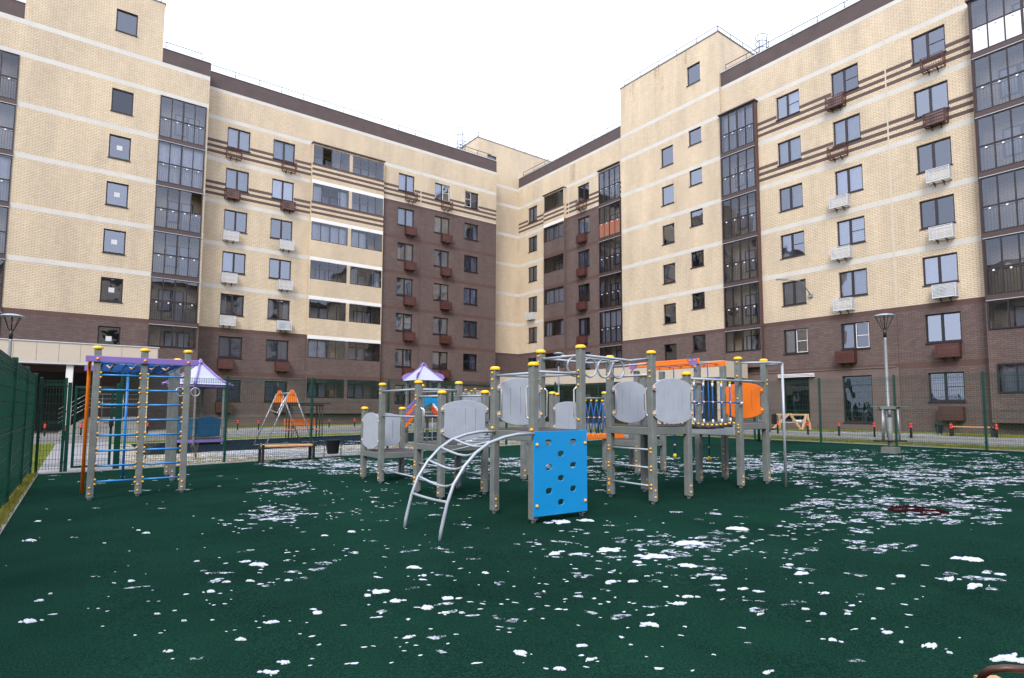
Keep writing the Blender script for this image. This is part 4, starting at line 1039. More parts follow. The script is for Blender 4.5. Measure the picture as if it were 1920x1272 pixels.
for i in range(12): y = 11.0+i*.22; mb.tube([(.24, y, 2.1), (.8, y, 2.06), (1.34, y, 2.1)], .009, 5)
nt_ = part('overhead_net', mb, M['bluerope'], wb)
mb = MB()
for (x, y) in ((.42, 10.95), (.72, 10.95), (1.0, 10.95), (1.2, 10.95)): mb.tube([(x, y, 2.115), (x-.06, y+.25, 2.03), (x-.1, y+.5, 2.09)], .013, 6)
part('rope_tie', mb, M['peach'], nt_)
mb = MB(); mb.tube([(.10, 10.9, 2.13), (.09, 11.6, 2.13), (.09, 11.8, 2.05), (.09, 11.84, 1.9), (.09, 11.84, 0)], .026, 10); part('climbing_pole', mb, M['orange'], wb)
mb = MB(); mb.tube([(.73, 13.5, 2.1), (.73, 13.5, .02)], .024, 10); part('vertical_pole', mb, M['bluepaint'], wb)
for x in (1.34, 1.56):
    mb = MB(); c = Vector((x, 10.98, 1.67)); mb.tube([c+Vector((.07*math.cos(t*math.pi/10), .02*math.cos(t*math.pi/10), .07*math.sin(t*math.pi/10))) for t in range(20)], .011, 6, closed=True)
    part('hand_ring', mb, M['steel'], wb)

# ================================================================== GROUND
XB = [-400, 0, .36/.017, 400]
def sheet(mb, x0, x1, y0, y1, dz, mi=0):
    xs = sorted(set([x0, x1]+[x for x in XB if x0 < x < x1]))
    for a, b in zip(xs[:-1], xs[1:]): mb.face([(a, y0, gz(a)+dz), (b, y0, gz(b)+dz), (b, y1, gz(b)+dz), (a, y1, gz(a)+dz)], mi)
mb = MB(); sheet(mb, -300, 300, -300, 300, -.024); struct('ground', mb, M['paving'])
mb = MB(); sheet(mb, -.64, 20.45, -14, 15.62, 0); struct('rubber_playground_surface', mb, M['rubber'])
mb = MB(); sheet(mb, 1.6, 19.5, 20.0, 26.3, -.004); struct('rubber_playground_surface', mb, M['bluerubber'])
mb = MB(); sheet(mb, 1.0, 19.6, 15.74, 26.9, -.012); struct('snowy_lawn', mb, M['snowgrass'])
mb = MB(); sheet(mb, 1.0, 23.2, 26.9, 28.4, -.008); sheet(mb, 20.57, 23.2, -14, 26.9, -.008); sheet(mb, 5.0, 31, 37.9, 43.4, -.006); sheet(mb, 31, 34.9, -14, 31, -.004); sheet(mb, -30, -.69, -14, 29, -.006)
struct('lawn', mb, M['grass'])
mb = MB(); sheet(mb, -.7, 1.0, 15.74, 28.5, -.008); struct('footpath', mb, M['path'])
mb = MB(); sheet(mb, -60, 23.4, 28.6, 33.4, -.016); sheet(mb, 23.4, 26.9, -60, 33.4, -.016); struct('road', mb, M['asphalt'])
mb = MB(); sheet(mb, -60, 31, 33.6, 37.7, -.010); sheet(mb, 27.1, 30.9, -60, 33.6, -.010); struct('pavement', mb, M['paving'])
mb = MB()
def kerb(x0, x1, y0, y1, top):
    xs = sorted(set([x0, x1]+[x for x in XB if x0 < x < x1]))
    for a, b in zip(xs[:-1], xs[1:]):
        n = len(mb.v)
        for x in (a, b):
            for y, z in ((y0, -.05), (y0, top), (y1, top), (y1, -.05)): mb.v.append(Vector((x, y, gz(x)+z)))
        for q in ((0, 1, 5, 4), (1, 2, 6, 5), (2, 3, 7, 6), (0, 3, 2, 1), (4, 5, 6, 7)): mb.f.append(tuple(n+i for i in q)); mb.m.append(0); mb.sm.append(False)
kerb(-.72, 20.56, 15.63, 15.73, .016); kerb(20.46, 20.56, -14, 15.62, .016); kerb(-.685, -.645, -14, 15.62, .004)
kerb(-60, 23.3, 28.45, 28.59, .10); kerb(23.25, 23.39, -14, 28.4, .10); kerb(-60, 27, 33.42, 33.58, .10); kerb(26.92, 27.08, -14, 33.4, .10); kerb(4.95, 31, 37.75, 37.88, .06)
struct('kerb', mb, M['kerb'])
p = G(1717, 957); mb = MB(); mb.face([(p.x+.34*math.cos(t*math.pi/16), p.y+.34*math.sin(t*math.pi/16), gz(p.x+.34*math.cos(t*math.pi/16))+.004) for t in range(32)]); struct('rubber_marking', mb, M['redrubber'])

# grass blades along the edges nearest the camera
rg_ = random.Random(3); mb = MB()
def blades(x0, x1, y0, y1, n, h):
    for _ in range(n):
        x, y = rg_.uniform(x0, x1), rg_.uniform(y0, y1); z = gz(x)-.012; a = rg_.uniform(0, 6.28); hh = h*rg_.uniform(.4, 1.2); w = .005+.003*rg_.random()
        d = Vector((math.cos(a), math.sin(a), 0)); l = Vector((rg_.uniform(-.5, .5), rg_.uniform(-.5, .5), 1))*hh
        mb.face([Vector((x, y, z))-d*w, Vector((x, y, z))+d*w, Vector((x, y, z))+l])
blades(-1.3, -.655, 7, 15.6, 9000, .085); blades(20.57, 23.1, 2, 14.5, 9000, .07); blades(1.0, 19, 15.75, 16.6, 4000, .05); blades(-3, -.75, 16, 28, 2500, .07); blades(8, 30, 38, 43, 5000, .09); blades(31, 34.8, 6, 20, 4000, .09)
tag(struct('grass', mb, M['blade'], 'stuff'), 'short yellow-green grass along the fence and kerbs')

# ------------------------------------------------------------------ snow lumps left on the rubber
rs = random.Random(21); mb = MB()
def lump(x, y, rx, ry, h, a, n=10, mi=0):
    z = gz(x); ca, sa = math.cos(a), math.sin(a); p1, p2, p3 = rs.uniform(0, 6.3), rs.uniform(0, 6.3), rs.uniform(0, 6.3)
    ph = [max(.3, 1+.22*math.sin(2*t+p1)+.18*math.sin(3*t+p2)+.14*math.sin(5*t+p3)+rs.uniform(-.14, .14)) for t in [2*math.pi*i/n for i in range(n)]]; b = len(mb.v)
    sk = rs.uniform(-.25, .25)
    for (k, zz) in ((1, -.002), (.92, h*.5), (.6, h*.95)):
        for i in range(n):
            t = 2*math.pi*i/n; u, v = math.cos(t)*rx*ph[i]*k+sk*rx*(1-k), math.sin(t)*ry*ph[i]*k
            mb.v.append(Vector((x+u*ca-v*sa, y+u*sa+v*ca, z+zz*(rs.uniform(.55, 1.3) if k < 1 else 1))))
    mb.v.append(Vector((x+sk*rx*ca, y+sk*rx*sa, z+h)))
    for r_ in range(2):
        for i in range(n):
            j = (i+1) % n; mb.f.append((b+r_*n+i, b+r_*n+j, b+(r_+1)*n+j, b+(r_+1)*n+i)); mb.m.append(mi); mb.sm.append(True)
    for i in range(n): mb.f.append((b+2*n+i, b+2*n+(i+1) % n, b+3*n)); mb.m.append(mi); mb.sm.append(True)
VIEWA = math.pi/2-YAW
def ok(P): return -.6 < P.x < 20.3 and .5 < P.y < 15.5
def zone(cx, cy, rx, ry, n, s0, s1, flat=.25, test=ok):
    for _ in range(n):
        while True:
            u, v = rs.uniform(-1, 1), rs.uniform(-1, 1)
            if u*u+v*v < 1: break
        P = G(cx+u*rx, cy+v*ry)
        if not test(P): continue
        s = s0*(s1/s0)**(rs.random()**1.5); mi = 1 if s > .022 else 0; s *= 1.45 if mi else 1; lump(P.x, P.y, s*rs.uniform(.8, 1.8), s*rs.uniform(.35, .85), min(.009, .002+s*flat*rs.uniform(.1, .3)), VIEWA-math.pi/2+rs.uniform(-.5, .5), 9 if s < .05 else 15, mi)
def clump(px, py, w, k=5):
    """a crusty piece w metres long made of a few overlapping lumps"""
    P = G(px, py); a = -YAW+rs.uniform(-.35, .35); w *= .9
    lump(P.x, P.y, w*.42, w*rs.uniform(.16, .26), min(.026, .006+w*.08), a, 26)
    for i in range(k-2):
        t = rs.uniform(-.75, .75)*w; q = rs.uniform(-.35, .35)*w; g = w*rs.uniform(.04, .16)
        lump(P.x+t*math.cos(a)-q*math.sin(a), P.y+t*math.sin(a)+q*math.cos(a), g*1.5, g*rs.uniform(.5, .9), .005+g*.2, a+rs.uniform(-.5, .5), 14)
# bands thick with snow far out, thinning towards the camera
zone(1080, 872, 430, 18, 400, .025, .15); zone(1120, 893, 380, 10, 90, .02, .09); zone(600, 868, 110, 10, 100, .03, .16); zone(700, 880, 120, 12, 80, .025, .13)
zone(1480, 866, 110, 20, 120, .025, .17); zone(1680, 868, 300, 26, 330, .02, .12); zone(1600, 890, 180, 22, 110, .02, .1); zone(1800, 890, 150, 26, 100, .02, .14); zone(1700, 925, 230, 26, 130, .015, .09)
zone(1640, 955, 160, 26, 130, .02, .10); zone(1780, 965, 110, 22, 60, .02, .10); zone(1560, 985, 120, 20, 40, .015, .07); zone(1640, 1025, 80, 14, 26, .015, .07)
zone(530, 915, 55, 14, 50, .015, .08); zone(520, 962, 60, 14, 55, .015, .08); zone(480, 985, 90, 16, 24, .012, .05); zone(590, 935, 160, 40, 60, .01, .04)
zone(500, 1065, 130, 35, 22, .012, .055); zone(720, 1000, 200, 60, 33, .01, .05); zone(250, 900, 200, 22, 24, .015, .07); zone(300, 1030, 280, 120, 24, .008, .035)
zone(1080, 1020, 130, 30, 24, .012, .05); zone(1290, 1020, 130, 28, 41, .012, .06); zone(1180, 1060, 170, 35, 33, .012, .05); zone(1400, 1000, 300, 50, 49, .012, .06)
zone(1450, 1080, 450, 70, 49, .01, .05); zone(1100, 1110, 180, 50, 24, .01, .04); zone(850, 1120, 200, 80, 27, .008, .04); zone(1150, 1190, 700, 80, 49, .007, .032); zone(500, 1170, 450, 90, 27, .007, .03)
zone(790, 927, 130, 30, 33, .012, .06); zone(1130, 905, 90, 20, 33, .015, .07); zone(1000, 985, 300, 200, 33, .006, .02); zone(960, 1060, 950, 200, 88, .005, .016)
for px, py, w, k in ((1230, 1045, .24, 7), (1140, 1032, .2, 5), (1040, 1039, .17, 4), (1085, 1040, .1, 3), (1290, 1062, .17, 5), (1385, 993, .24, 6), (1290, 1020, .3, 6), (1195, 1055, .1, 3), (1145, 1092, .11, 4), (1187, 1091, .1, 3), (710, 1111, .15, 6), (742, 1128, .11, 4), (690, 1117, .07, 3),
                     (775, 1065, .13, 3), (795, 1080, .06, 3), (910, 1075, .075, 3), (55, 1166, .12, 4), (58, 1014, .13, 4), (72, 978, .09, 3), (95, 1114, .035, 2), (75, 1127, .07, 3), (535, 1243, .075, 4), (505, 1262, .09, 5), (975, 1225, .10, 6), (1090, 1212, .07, 4), (1050, 1255, .07, 4), (1105, 1238, .06, 4),
                     (765, 1196, .07, 3), (840, 1123, .12, 5), (800, 1140, .11, 5), (835, 1150, .06, 3), (865, 1150, .05, 3), (595, 1150, .09, 3), (510, 1168, .09, 4), (452, 1200, .08, 3), (318, 1222, .05, 3), (345, 1165, .04, 2), (295, 1152, .045, 2), (245, 1090, .06, 3),
                     (1780, 1087, .15, 5), (1828, 1099, .15, 5), (1850, 1075, .07, 3), (1875, 1078, .09, 3), (1822, 1050, .2, 5), (1885, 1236, .17, 6), (1912, 1240, .1, 4), (1561, 1201, .07, 4), (1438, 1262, .06, 4), (1220, 1172, .11, 6), (1275, 1133, .1, 5), (1290, 1120, .1, 5), (1395, 1105, .09, 5), (1420, 1110, .07, 4),
                     (1424, 1153, .055, 3), (1510, 1143, .06, 3), (1543, 1152, .06, 3), (1590, 1152, .05, 3), (1637, 1161, .035, 2), (1663, 1187, .08, 3), (1745, 1212, .1, 5), (1780, 1225, .04, 2), (1547, 1113, .07, 3), (1500, 1076, .12, 6), (1650, 1105, .06, 3), (1690, 1081, .09, 4), (1345, 1085, .11, 5), (1352, 1108, .07, 3), (1020, 1110, .035, 2), (1480, 1060, .08, 4),
                     (485, 1060, .17, 6), (460, 1054, .09, 4), (425, 1092, .07, 3), (468, 1090, .08, 3), (395, 1110, .09, 5), (540, 1089, .07, 3), (275, 1000, .1, 4), (260, 995, .06, 3), (660, 998, .12, 4), (608, 1005, .07, 3), (1055, 980, .3, 6), (1100, 977, .2, 4), (370, 1053, .05, 3), (243, 1091, .05, 2), (1410, 1020, .05, 2), (1690, 1205, .045, 2)):
    clump(px, py, w, k)
# strips on the lawns, the road and the path
def any_(P): return True
zone(560, 850, 160, 8, 220, .05, .35, .1, lambda P: P.y > 15.8); zone(900, 850, 200, 6, 120, .05, .35, .1, lambda P: 15.8 < P.y < 20); zone(620, 832, 150, 6, 45, .03, .16, .1, lambda P: P.y > 18)
zone(560, 814, 120, 4, 60, .1, .5, .05, lambda P: 28.7 < P.y < 33); zone(470, 806, 30, 2, 8, .1, .6, .1, lambda P: P.y > 33); zone(1560, 812, 110, 2, 60, .1, .6, .1, lambda P: P.x > 27.5); zone(1880, 835, 40, 2, 14, .1, .4, .05, any_); zone(1700, 816, 60, 3, 26, .1, .5, .1, lambda P: P.x > 27.5)
zone(45, 868, 30, 14, 0, .04, .12); zone(1600, 832, 250, 5, 70, .02, .12, .1, lambda P: 20.6 < P.x < 23)
tag(struct('snow', mb, [M['snow'], M['thinsnow']], 'stuff'), 'scattered patches and lumps of crusted snow on the dark rubber')

# ================================================================== FENCES
def mesh_panel(mb, a, b, z0, z1):
    """welded wire panel between two points: vertical and horizontal rods with three folded ribs"""
    a, b = Vector(a), Vector(b); L_ = (b-a).length; t = (b-a)/L_; nrm = Vector((-t.y, t.x, 0)); n = int(L_/.052); r = .003
    def rod(p, q, s, w):
        o1, o2 = s*w, nrm*w
        mb.loft([[c-o1-o2, c+o1-o2, c+o1+o2, c-o1+o2] for c in (p, q)], 0, False, False)
    for i in range(n+1):
        p = a+t*(L_*i/n); rod(p+Vector((0, 0, z0)), p+Vector((0, 0, z1)), t, r)
    z = z0+.02
    hz = [z0+.03+.2*i for i in range(int((z1-z0)/.2)+1)]+[z0+.1, z0+.95, z0+1.05, z1-.1, z1-.02]
    for z in hz: rod(a+Vector((0, 0, z)), b+Vector((0, 0, z)), Vector((0, 0, 1)), r*1.25)
    for z in (z0+.08, z0+1.0, z1-.12):          # folded ribs
        for dz_ in (-.05, .05): rod(a+Vector((0, 0, z+dz_)), b+Vector((0, 0, z+dz_)), Vector((0, 0, 1)), r*1.2)
        rod(a+Vector((0, 0, z))-nrm*.03, b+Vector((0, 0, z))-nrm*.03, Vector((0, 0, 1)), r*1.2)
def fence(name, label, pts, h=2.15, skip=(), postw=.055):
    f = thing(name, label, 'fence', (pts[0][0], pts[0][1], gz(pts[0][0])))
    for i, (x, y) in enumerate(pts):
        z = gz(x); mb = MB(); w = postw/2; mb.cbox((x-w, y-w, z-.03), (x+w, y+w, z+h), .006); o = part('post', mb, M['green'], f)
        for zz in (.2, .75, 1.3, 1.85): part('clamp', MB().box((x-w-.006, y-w-.006, z+zz), (x+w+.006, y+w+.006, z+zz+.03)), M['green'], o)
    for i in range(len(pts)-1):
        if i in skip: continue
        (x0, y0), (x1, y1) = pts[i], pts[i+1]; mb = MB(); mesh_panel(mb, (x0, y0, (gz(x0)+gz(x1))/2), (x1, y1, (gz(x0)+gz(x1))/2), .05, h-.05); part('mesh_panel', mb, M['green'], f)
    return f
fence('mesh_fence', 'near green welded mesh fence running along the left edge of the yard', [(-.8, y) for y in (3.2, 5.8, 8.35, 11.0, 13.4, 15.85)], 2.13, postw=.07)
fence('mesh_fence', 'long green mesh fence between the green yard and the second playground', [(.75, 15.82)]+[(x, 15.8) for x in (2.96, 5.1, 7.35, 9.55, 11.7, 13.9, 16.1, 18.3)]+[(20.42, 15.8)], 2.17)
fence('mesh_fence', 'green mesh fence along the road on the right side', [(20.42, y) for y in (15.74, 13.9, 11.95, 9.56, 7.3, 5.1, 2.8, .5)], 2.2)
gt = thing('mesh_gate', 'green framed mesh gate in the far left corner of the yard', 'gate', (0, 15.85, 0))
for x in (-.2, .69):
    mb = MB(); mb.cbox((x-.035, 15.80, 0), (x+.035, 15.87, 1.95), .006); part('post', mb, M['green'], gt)
mb = MB()
for (a, b) in (((-.11, .08), (-.06, 1.87)), ((.56, .08), (.61, 1.87)), ((-.06, .08), (.56, .13)), ((-.06, 1.82), (.56, 1.87))): mb.cbox((a[0], 15.81, a[1]), (b[0], 15.86, b[1]), .006)
part('gate_frame', mb, M['green'], gt)
mb = MB(); mesh_panel(mb, (-.06, 15.835, 0), (.56, 15.835, 0), .13, 1.82); part('mesh_panel', mb, M['green'], gt)
mb = MB(); mb.box((.54, 15.77, .98), (.63, 15.808, 1.12)); mb.tube([(.58, 15.78, 1.06), (.58, 15.72, 1.06), (.45, 15.72, 1.06)], .011, 6); part('handle', mb, M['black'], gt)
fence('mesh_fence', 'short green mesh panel beside the gate in the far left corner', [(-.7, 15.95), (-.27, 15.84)], 2.05)

# ================================================================== SMALL THINGS IN THE YARD
def bollard(x, y, where):
    z = gz(x); t = thing('bollard', f'red-banded dark bollard {where}', 'bollard', (x, y, z), 'red banded bollards along the kerbs')
    mb = MB(); mb.lathe((x, y, z), [(.04, -.02), (.04, .60), (.03, .63), (.001, .635)], 10); part('shaft', mb, M['black'], t)
    for a in (.40, .50): 
        mb = MB(); mb.lathe((x, y, z+a), [(.0405, 0), (.048, .008), (.048, .07), (.0405, .078)], 12); part('reflector_band', mb, M['red'], t)
for x, y, w in ((-1.35, 36.25, 'just right of the left fence end, beyond the road'), (-.45, 30.84, 'left of the gate at the end of the path'), (.09, 35.96, 'seen through the left part of the gate'), (2.9, 35.6, 'seen through the wall bars near the gate'), (7.58, 37.0, 'right of the lilac-roofed gazebo'), (8.4, 35.5, 'left of the swing, beyond the road'), (10.3, 35.3, 'between the swing legs and the orange bench'), (12.2, 34.5, 'right of the roofed orange bench'), (13.6, 34.0, 'left of the low play tower, beyond the road'),
                (25.66, 13.9, 'in front of the left legs of the timber trestle'), (25.8, 12.62, 'in front of the right legs of the timber trestle'), (26.24, 11.53, 'right of the trestle, between fence posts'), (26.55, 10.28, 'below the large shop window'), (26.82, 9.06, 'right of the stepping machine'), (27.1, 7.82, 'at the left end of the roadside bench'), (27.3, 6.5, 'at the right end of the roadside bench')):
    bollard(x, y, w)
def lamp(x, y, label, z=None, h=4.7):
    z = gz(x) if z is None else z
    t = thing('street_lamp', label, 'street lamp', (x, y, z), 'dome topped street lamps')
    mb = MB(); mb.lathe((x, y, z), [(.085, -.02), (.085, .9), (.062, .95), (.05, h-.95), (.05, h-.9)], 14); part('pole', mb, M['galv'], t)
    mb = MB(); mb.lathe((x, y, z+h-.9), [(.058, 0), (.058, .3), (.04, .31)], 12)
    part('collar', mb, M['black'], t)
    mb = MB()
    for k in range(4):
        a = math.pi/4+k*math.pi/2; d = Vector((math.cos(a), math.sin(a), 0)); c = Vector((x, y, z+h))
        mb.tube([c+d*.05+Vector((0, 0, -.62)), c+d*.12+Vector((0, 0, -.52)), c+d*.24+Vector((0, 0, -.25)), c+d*.33+Vector((0, 0, -.07))], .013, 6)
    mb.tube([(x, y, z+h-.6), (x, y, z+h-.1)], .02, 8); part('basket_arm', mb, M['black'], t)
    mb = MB(); mb.lathe((x, y, z+h-.11), [(.001, 0), (.30, 0), (.345, .015), (.345, .03), (.28, .07), (.16, .1), (.001, .112)], 24); part('lamp_head', mb, M['silver'], t)
lamp(24.17, 8.86, 'street lamp with pale dome by the right-hand road'); lamp(-2.1, 26.6, 'street lamp with pale dome behind the near left fence'); lamp(24.4, 27.4, 'street lamp with pale dome far off behind the tallest tower posts')
def bench(x, y, label, L_=1.32, along='x', mats=('wood', 'black'), h=.42):
    z = gz(x); t = thing('bench', label, 'bench', (x, y, z), None); mb = MB()
    def bx(a0, a1, b0, b1, z0, z1):
        if along == 'x': mb.cbox((x+a0, y+b0, z+z0), (x+a1, y+b1, z+z1), .006)
        else: mb.cbox((x+b0, y+a0, z+z0), (x+b1, y+a1, z+z1), .006)
    for i in range(3): bx(.03, L_-.03, -.17+.115*i, -.17+.115*i+.105, h-.045, h)
    part('seat', mb, M[mats[0]], t)
    for a in (0, L_-.07):
        mb = MB()
        for b in (-.19, .13): bx(a, a+.06, b, b+.06, 0, h+.02)
        bx(a, a+.06, -.13, .13, h-.09, h-.05); bx(a-.05, a+.11, -.23, -.12, -.003, .012); bx(a-.05, a+.11, .12, .23, -.003, .012)
        part('leg', mb, M[mats[1]], t)
    return t
bench(3.66, 15.22, 'backless pine bench with black legs beside the black bin')
bench(30.9, 7.45, 'backless pine bench across the road on the right', 1.5, 'y')
def bin_(x, y, label):
    z = gz(x); t = thing('litter_bin', label, 'bin', (x, y, z), None); mb = MB()
    mb.loft([[(x+r*math.copysign(abs(math.cos(a))**.6, math.cos(a)), y+r*.8*math.copysign(abs(math.sin(a))**.6, math.sin(a)), z+zz) for a in [2*math.pi*i/20 for i in range(20)]] for r, zz in ((.13, .1), (.14, .12), (.185, .46), (.195, .47), (.18, .472), (.13, .2))], 0, True); part('bucket', mb, M['black'], t)
    mb = MB()
    for s in (-1, 1): mb.tube([(x+s*.23, y-.15, z+.01), (x+s*.23, y, z+.01), (x+s*.23, y, z+.4), (x+s*.18, y, z+.4)], .014, 6)
    mb.tube([(x-.23, y-.15, z+.012), (x+.23, y-.15, z+.012)], .014, 6); part('stand', mb, M['black'], t)
bin_(5.55, 15.36, 'black bucket litter bin beside the near pine bench'); bin_(30.9, 9.35, 'black bucket litter bin across the road on the right')
# swing
sw = thing('swing', 'steel A-frame swing with orange gable plates behind the fence', 'swing', (5.8, 20.8, gz(5.8)))
for y in (21.6, 20.1):
    mb = MB(); z = gz(5.8)
    for s in (-1, 1): mb.tube([(5.79+s*.82, y, z), (5.79+s*.1, y, 1.93)], .024, 8)
    mb.tube([(5.0, y, z+.03), (6.58, y, z+.03)], .016, 6) if y > 21 else None
    part('a_frame', mb, M['galv'], sw)
    t = place(plate([(-.2, -.22), (.2, -.22), (.05, .2), (-.05, .2)], [], .03, .005), (5.79, y-.03, 1.84), Ux); part('gable_plate', t, M['orange'], sw)
mb = MB(); mb.tube([(5.79, 20.0, 1.93), (5.79, 21.7, 1.93)], .032, 8); part('top_bar', mb, M['galv'], sw)
mb = MB(); mb.tube([(5.79, 20.6, 1.9), (5.5, 20.7, 1.25), (5.3, 20.8, 1.35), (5.6, 20.9, 1.2), (5.79, 21.1, 1.9)], .014, 6); part('swing_chain', mb, M['steel'], sw)
# bench with roof
rbn = thing('roofed_bench', 'orange slatted bench under a flat dark roof behind the swing', 'bench', (7.7, 25.3, gz(7.7))); z = gz(7.7)
mb = MB()
for i in range(3): mb.cbox((6.95, 25.05+.13*i, z+.36), (8.5, 25.05+.13*i+.115, z+.4), .006)
part('seat', mb, M['orangewood'], rbn); mb = MB()
for i in range(2): mb.cbox((7.05, 25.5, z+.52+.17*i), (8.4, 25.53, z+.67+.17*i), .006)
part('backrest', mb, M['orangewood'], rbn); mb = MB()
for x in (7.15, 8.45):
    for y in (25.1, 25.5): mb.tube([(x, y, z), (x, y, 1.58)], .022, 6)
    for y in (25.1, 25.5): mb.tube([(x+.12, y, z), (x+.12, y, 1.58)], .016, 6)
part('frame', mb, M['black'], rbn); mb = MB(); mb.cbox((6.95, 24.85, 1.6), (8.85, 25.7, 1.66), .015); mb.cbox((7.1, 24.95, 1.53), (8.6, 25.6, 1.57), .01); part('canopy_roof', mb, M['black'], rbn)
# gazebo
gzb = thing('gazebo', 'small hexagonal play pavilion with lilac-white roof and purple ribs', 'gazebo', (3.6, 24.4, gz(3.6))); z = gz(3.6); cx, cy = 3.6, 24.4
hexp = lambda r, zz, k: Vector((cx+r*math.cos(k*math.pi/3+.26), cy+r*math.sin(k*math.pi/3+.26), zz))
mb = MB()
for k in range(6):
    a, b = hexp(1.2, 2.27, k), hexp(1.2, 2.27, k+1); a2, b2 = hexp(.62, 2.62, k), hexp(.62, 2.62, k+1); a3, b3 = hexp(.06, 3.08, k), hexp(.06, 3.08, k+1)
    mb.face([a, b, b2, a2]); mb.face([a2, b2, b3, a3])
part('roof_panel', mb, M['roofwhite'], gzb)
for k in range(6):
    mb = MB(); up = Vector((0, 0, .025)); mb.tube([hexp(1.3, 2.25, k)+up, hexp(1.2, 2.28, k)+up, hexp(.9, 2.44, k)+up, hexp(.62, 2.64, k)+up, hexp(.06, 3.1, k)+up], [.05, .06, .04, .032, .03], 6); part('roof_rib', mb, M['purple'], gzb)
    mb = MB(); mb.cbox(tuple(hexp(1.02, z, k)-Vector((.04, .04, 0))), tuple(hexp(1.02, 2.25, k)+Vector((.04, .04, 0))), .006); part('post', mb, M['post'], gzb)
    mb = MB(); mb.bar(hexp(1.12, 2.22, k), hexp(1.12, 2.22, k+1), .04, .09); part('eave_beam', mb, M['purple'], gzb)
mb = MB(); mb.lathe((cx, cy, 3.06), [(.08, 0), (.12, .03), (.12, .09), (.07, .14), (.04, .2), (.001, .22)], 10); part('finial', mb, M['purple'], gzb)
mb = MB(); mb.loft([[hexp(1.08, zz, k) for k in range(6)] for zz in (z+.1, z+.2)], 0, False); part('floor', mb, M['purple'], gzb)
mb = MB(); mb.loft([[hexp(1.02, zz, k) for k in range(6)] for zz in (z+.202, z+.225)], 0, False); part('deck', mb, M['deck'], gzb)
for k in (3, 4):
    a, b = hexp(.98, 0, k), hexp(.98, 0, k+1); u = (b-a).normalized(); Lh = (b-a).length-.1
    t = place(plate([(-Lh/2, -.32), (Lh/2, -.32), (Lh/2, .32)]+[(Lh/2-Lh*i/8, .32+.1*math.sin(math.pi*i/8)) for i in range(1, 8)]+[(-Lh/2, .32)], [], .03, .005), (a+b)/2+Vector((0, 0, z+.62)), u); part('side_panel', t, M['bluedark'], gzb)
for k in (0, 1, 5):
    a, b = hexp(1.0, 0, k), hexp(1.0, 0, k+1); mb = MB()
    for zz in (.28, .95): mb.tube([a+Vector((0, 0, z+zz)), b+Vector((0, 0, z+zz))], .014, 6)
    for i in range(1, 5): p_ = a.lerp(b, i/5); mb.tube([p_+Vector((0, 0, z+.28)), p_+Vector((0, 0, z+.95))], .009, 5)
    c = (a+b)/2; u = (b-a).normalized(); mb.tube([c+u*(.13*math.cos(t_*math.pi/8))+Vector((0, 0, z+.6+.13*math.sin(t_*math.pi/8))) for t_ in range(16)], .011, 5, closed=True); part('railing', mb, M['silver'], gzb)
# slide tower with pointed roof
st = thing('slide_tower', 'play tower with pointed lilac and purple roof, striped steps and slide', 'play tower', (10, 18.6, gz(10))); z = gz(10)
for dx in (-.42, .42):
    for dy in (-.42, .42):
        mb = MB(); mb.cbox((10+dx-.045, 18.6+dy-.045, z), (10+dx+.045, 18.6+dy+.045, 2.45), .006); part('post', mb, M['post'], st)
mb = MB(); e = .54
C_ = [Vector((10+sx*e, 18.6+sy*e, 2.43)) for sx, sy in ((-1, -1), (1, -1), (1, 1), (-1, 1))]; ap = Vector((10, 18.6, 3.0))
for i in range(4): mb.face([C_[i], C_[(i+1) % 4], ap])
part('roof_panel', mb, M['roofwhite'], st)
for i in range(4):
    c = C_[i]-Vector((10, 18.6, 2.43)); d = c.normalized(); n_ = Vector((-d.y, d.x, 0))*.014; pr = [(.06, .66), (.18, .47), (.42, .30), (.62, .27), (.76, .20), (.80, .10), (.72, .0), (.76-.06, -.005), (.05, .56)]
    ring = [Vector((10, 18.6, 2.43))+d*r_+Vector((0, 0, h_)) for r_, h_ in pr]; mb = MB(); mb.loft([[q-n_ for q in ring], [q+n_ for q in ring]], 0, False); part('roof_fin', mb, M['purple'], st)
mb = MB(); mb.lathe((10, 18.6, 2.98), [(.05, 0), (.035, .07), (.001, .13)], 8); part('finial', mb, M['purple'], st)
mb = MB(); mb.cbox((9.55, 18.15, 1.08), (10.45, 19.05, 1.13), .01); part('deck', mb, M['deck'], st)
t = place(plate([(-.4, -.3), (-.32, -.3), (-.28, .0), (-.05, .12), (.12, .1), (.2, -.08), (.24, -.3), (.42, -.3), (.42, .3), (-.4, .3)], [], .03, .005), (10.1, 18.16, 1.5), Ux); part('arch_panel', t, M['blue'], st)
for i, m_ in enumerate(('purple', 'orange', 'purple', 'orange')):
    mb = MB(); o_ = -.165*i; mb.bar((9.08, 18.3, 1.22+o_), (9.62, 18.3, 1.78+o_), .04, .11); part('stair_side', mb, M[m_], st)
for i in range(4):
    mb = MB(); mb.cbox((9.0+.14*i, 18.35, z+.2+.23*i), (9.16+.14*i, 18.95, z+.23+.23*i), .006); part('step', mb, M['deck'], st)
mb = MB(); secs = []
for i in range(9):
    t_ = i/8; x_ = 10.42+.15*t_; y_ = 18.1-1.9*t_; zz = 1.12*(1-t_)**1.15+z+.12+(.05*t_*t_)
    secs.append([Vector((x_-.26, y_, zz+.2)), Vector((x_-.24, y_, zz)), Vector((x_+.24, y_, zz)), Vector((x_+.26, y_, zz+.2)), Vector((x_+.29, y_, zz+.2)), Vector((x_+.28, y_, zz-.04)), Vector((x_-.28, y_, zz-.04)), Vector((x_-.29, y_, zz+.2))])
mb.loft(secs, 0, False); part('slide', mb, M['slabwhite'], st)
mb = MB()
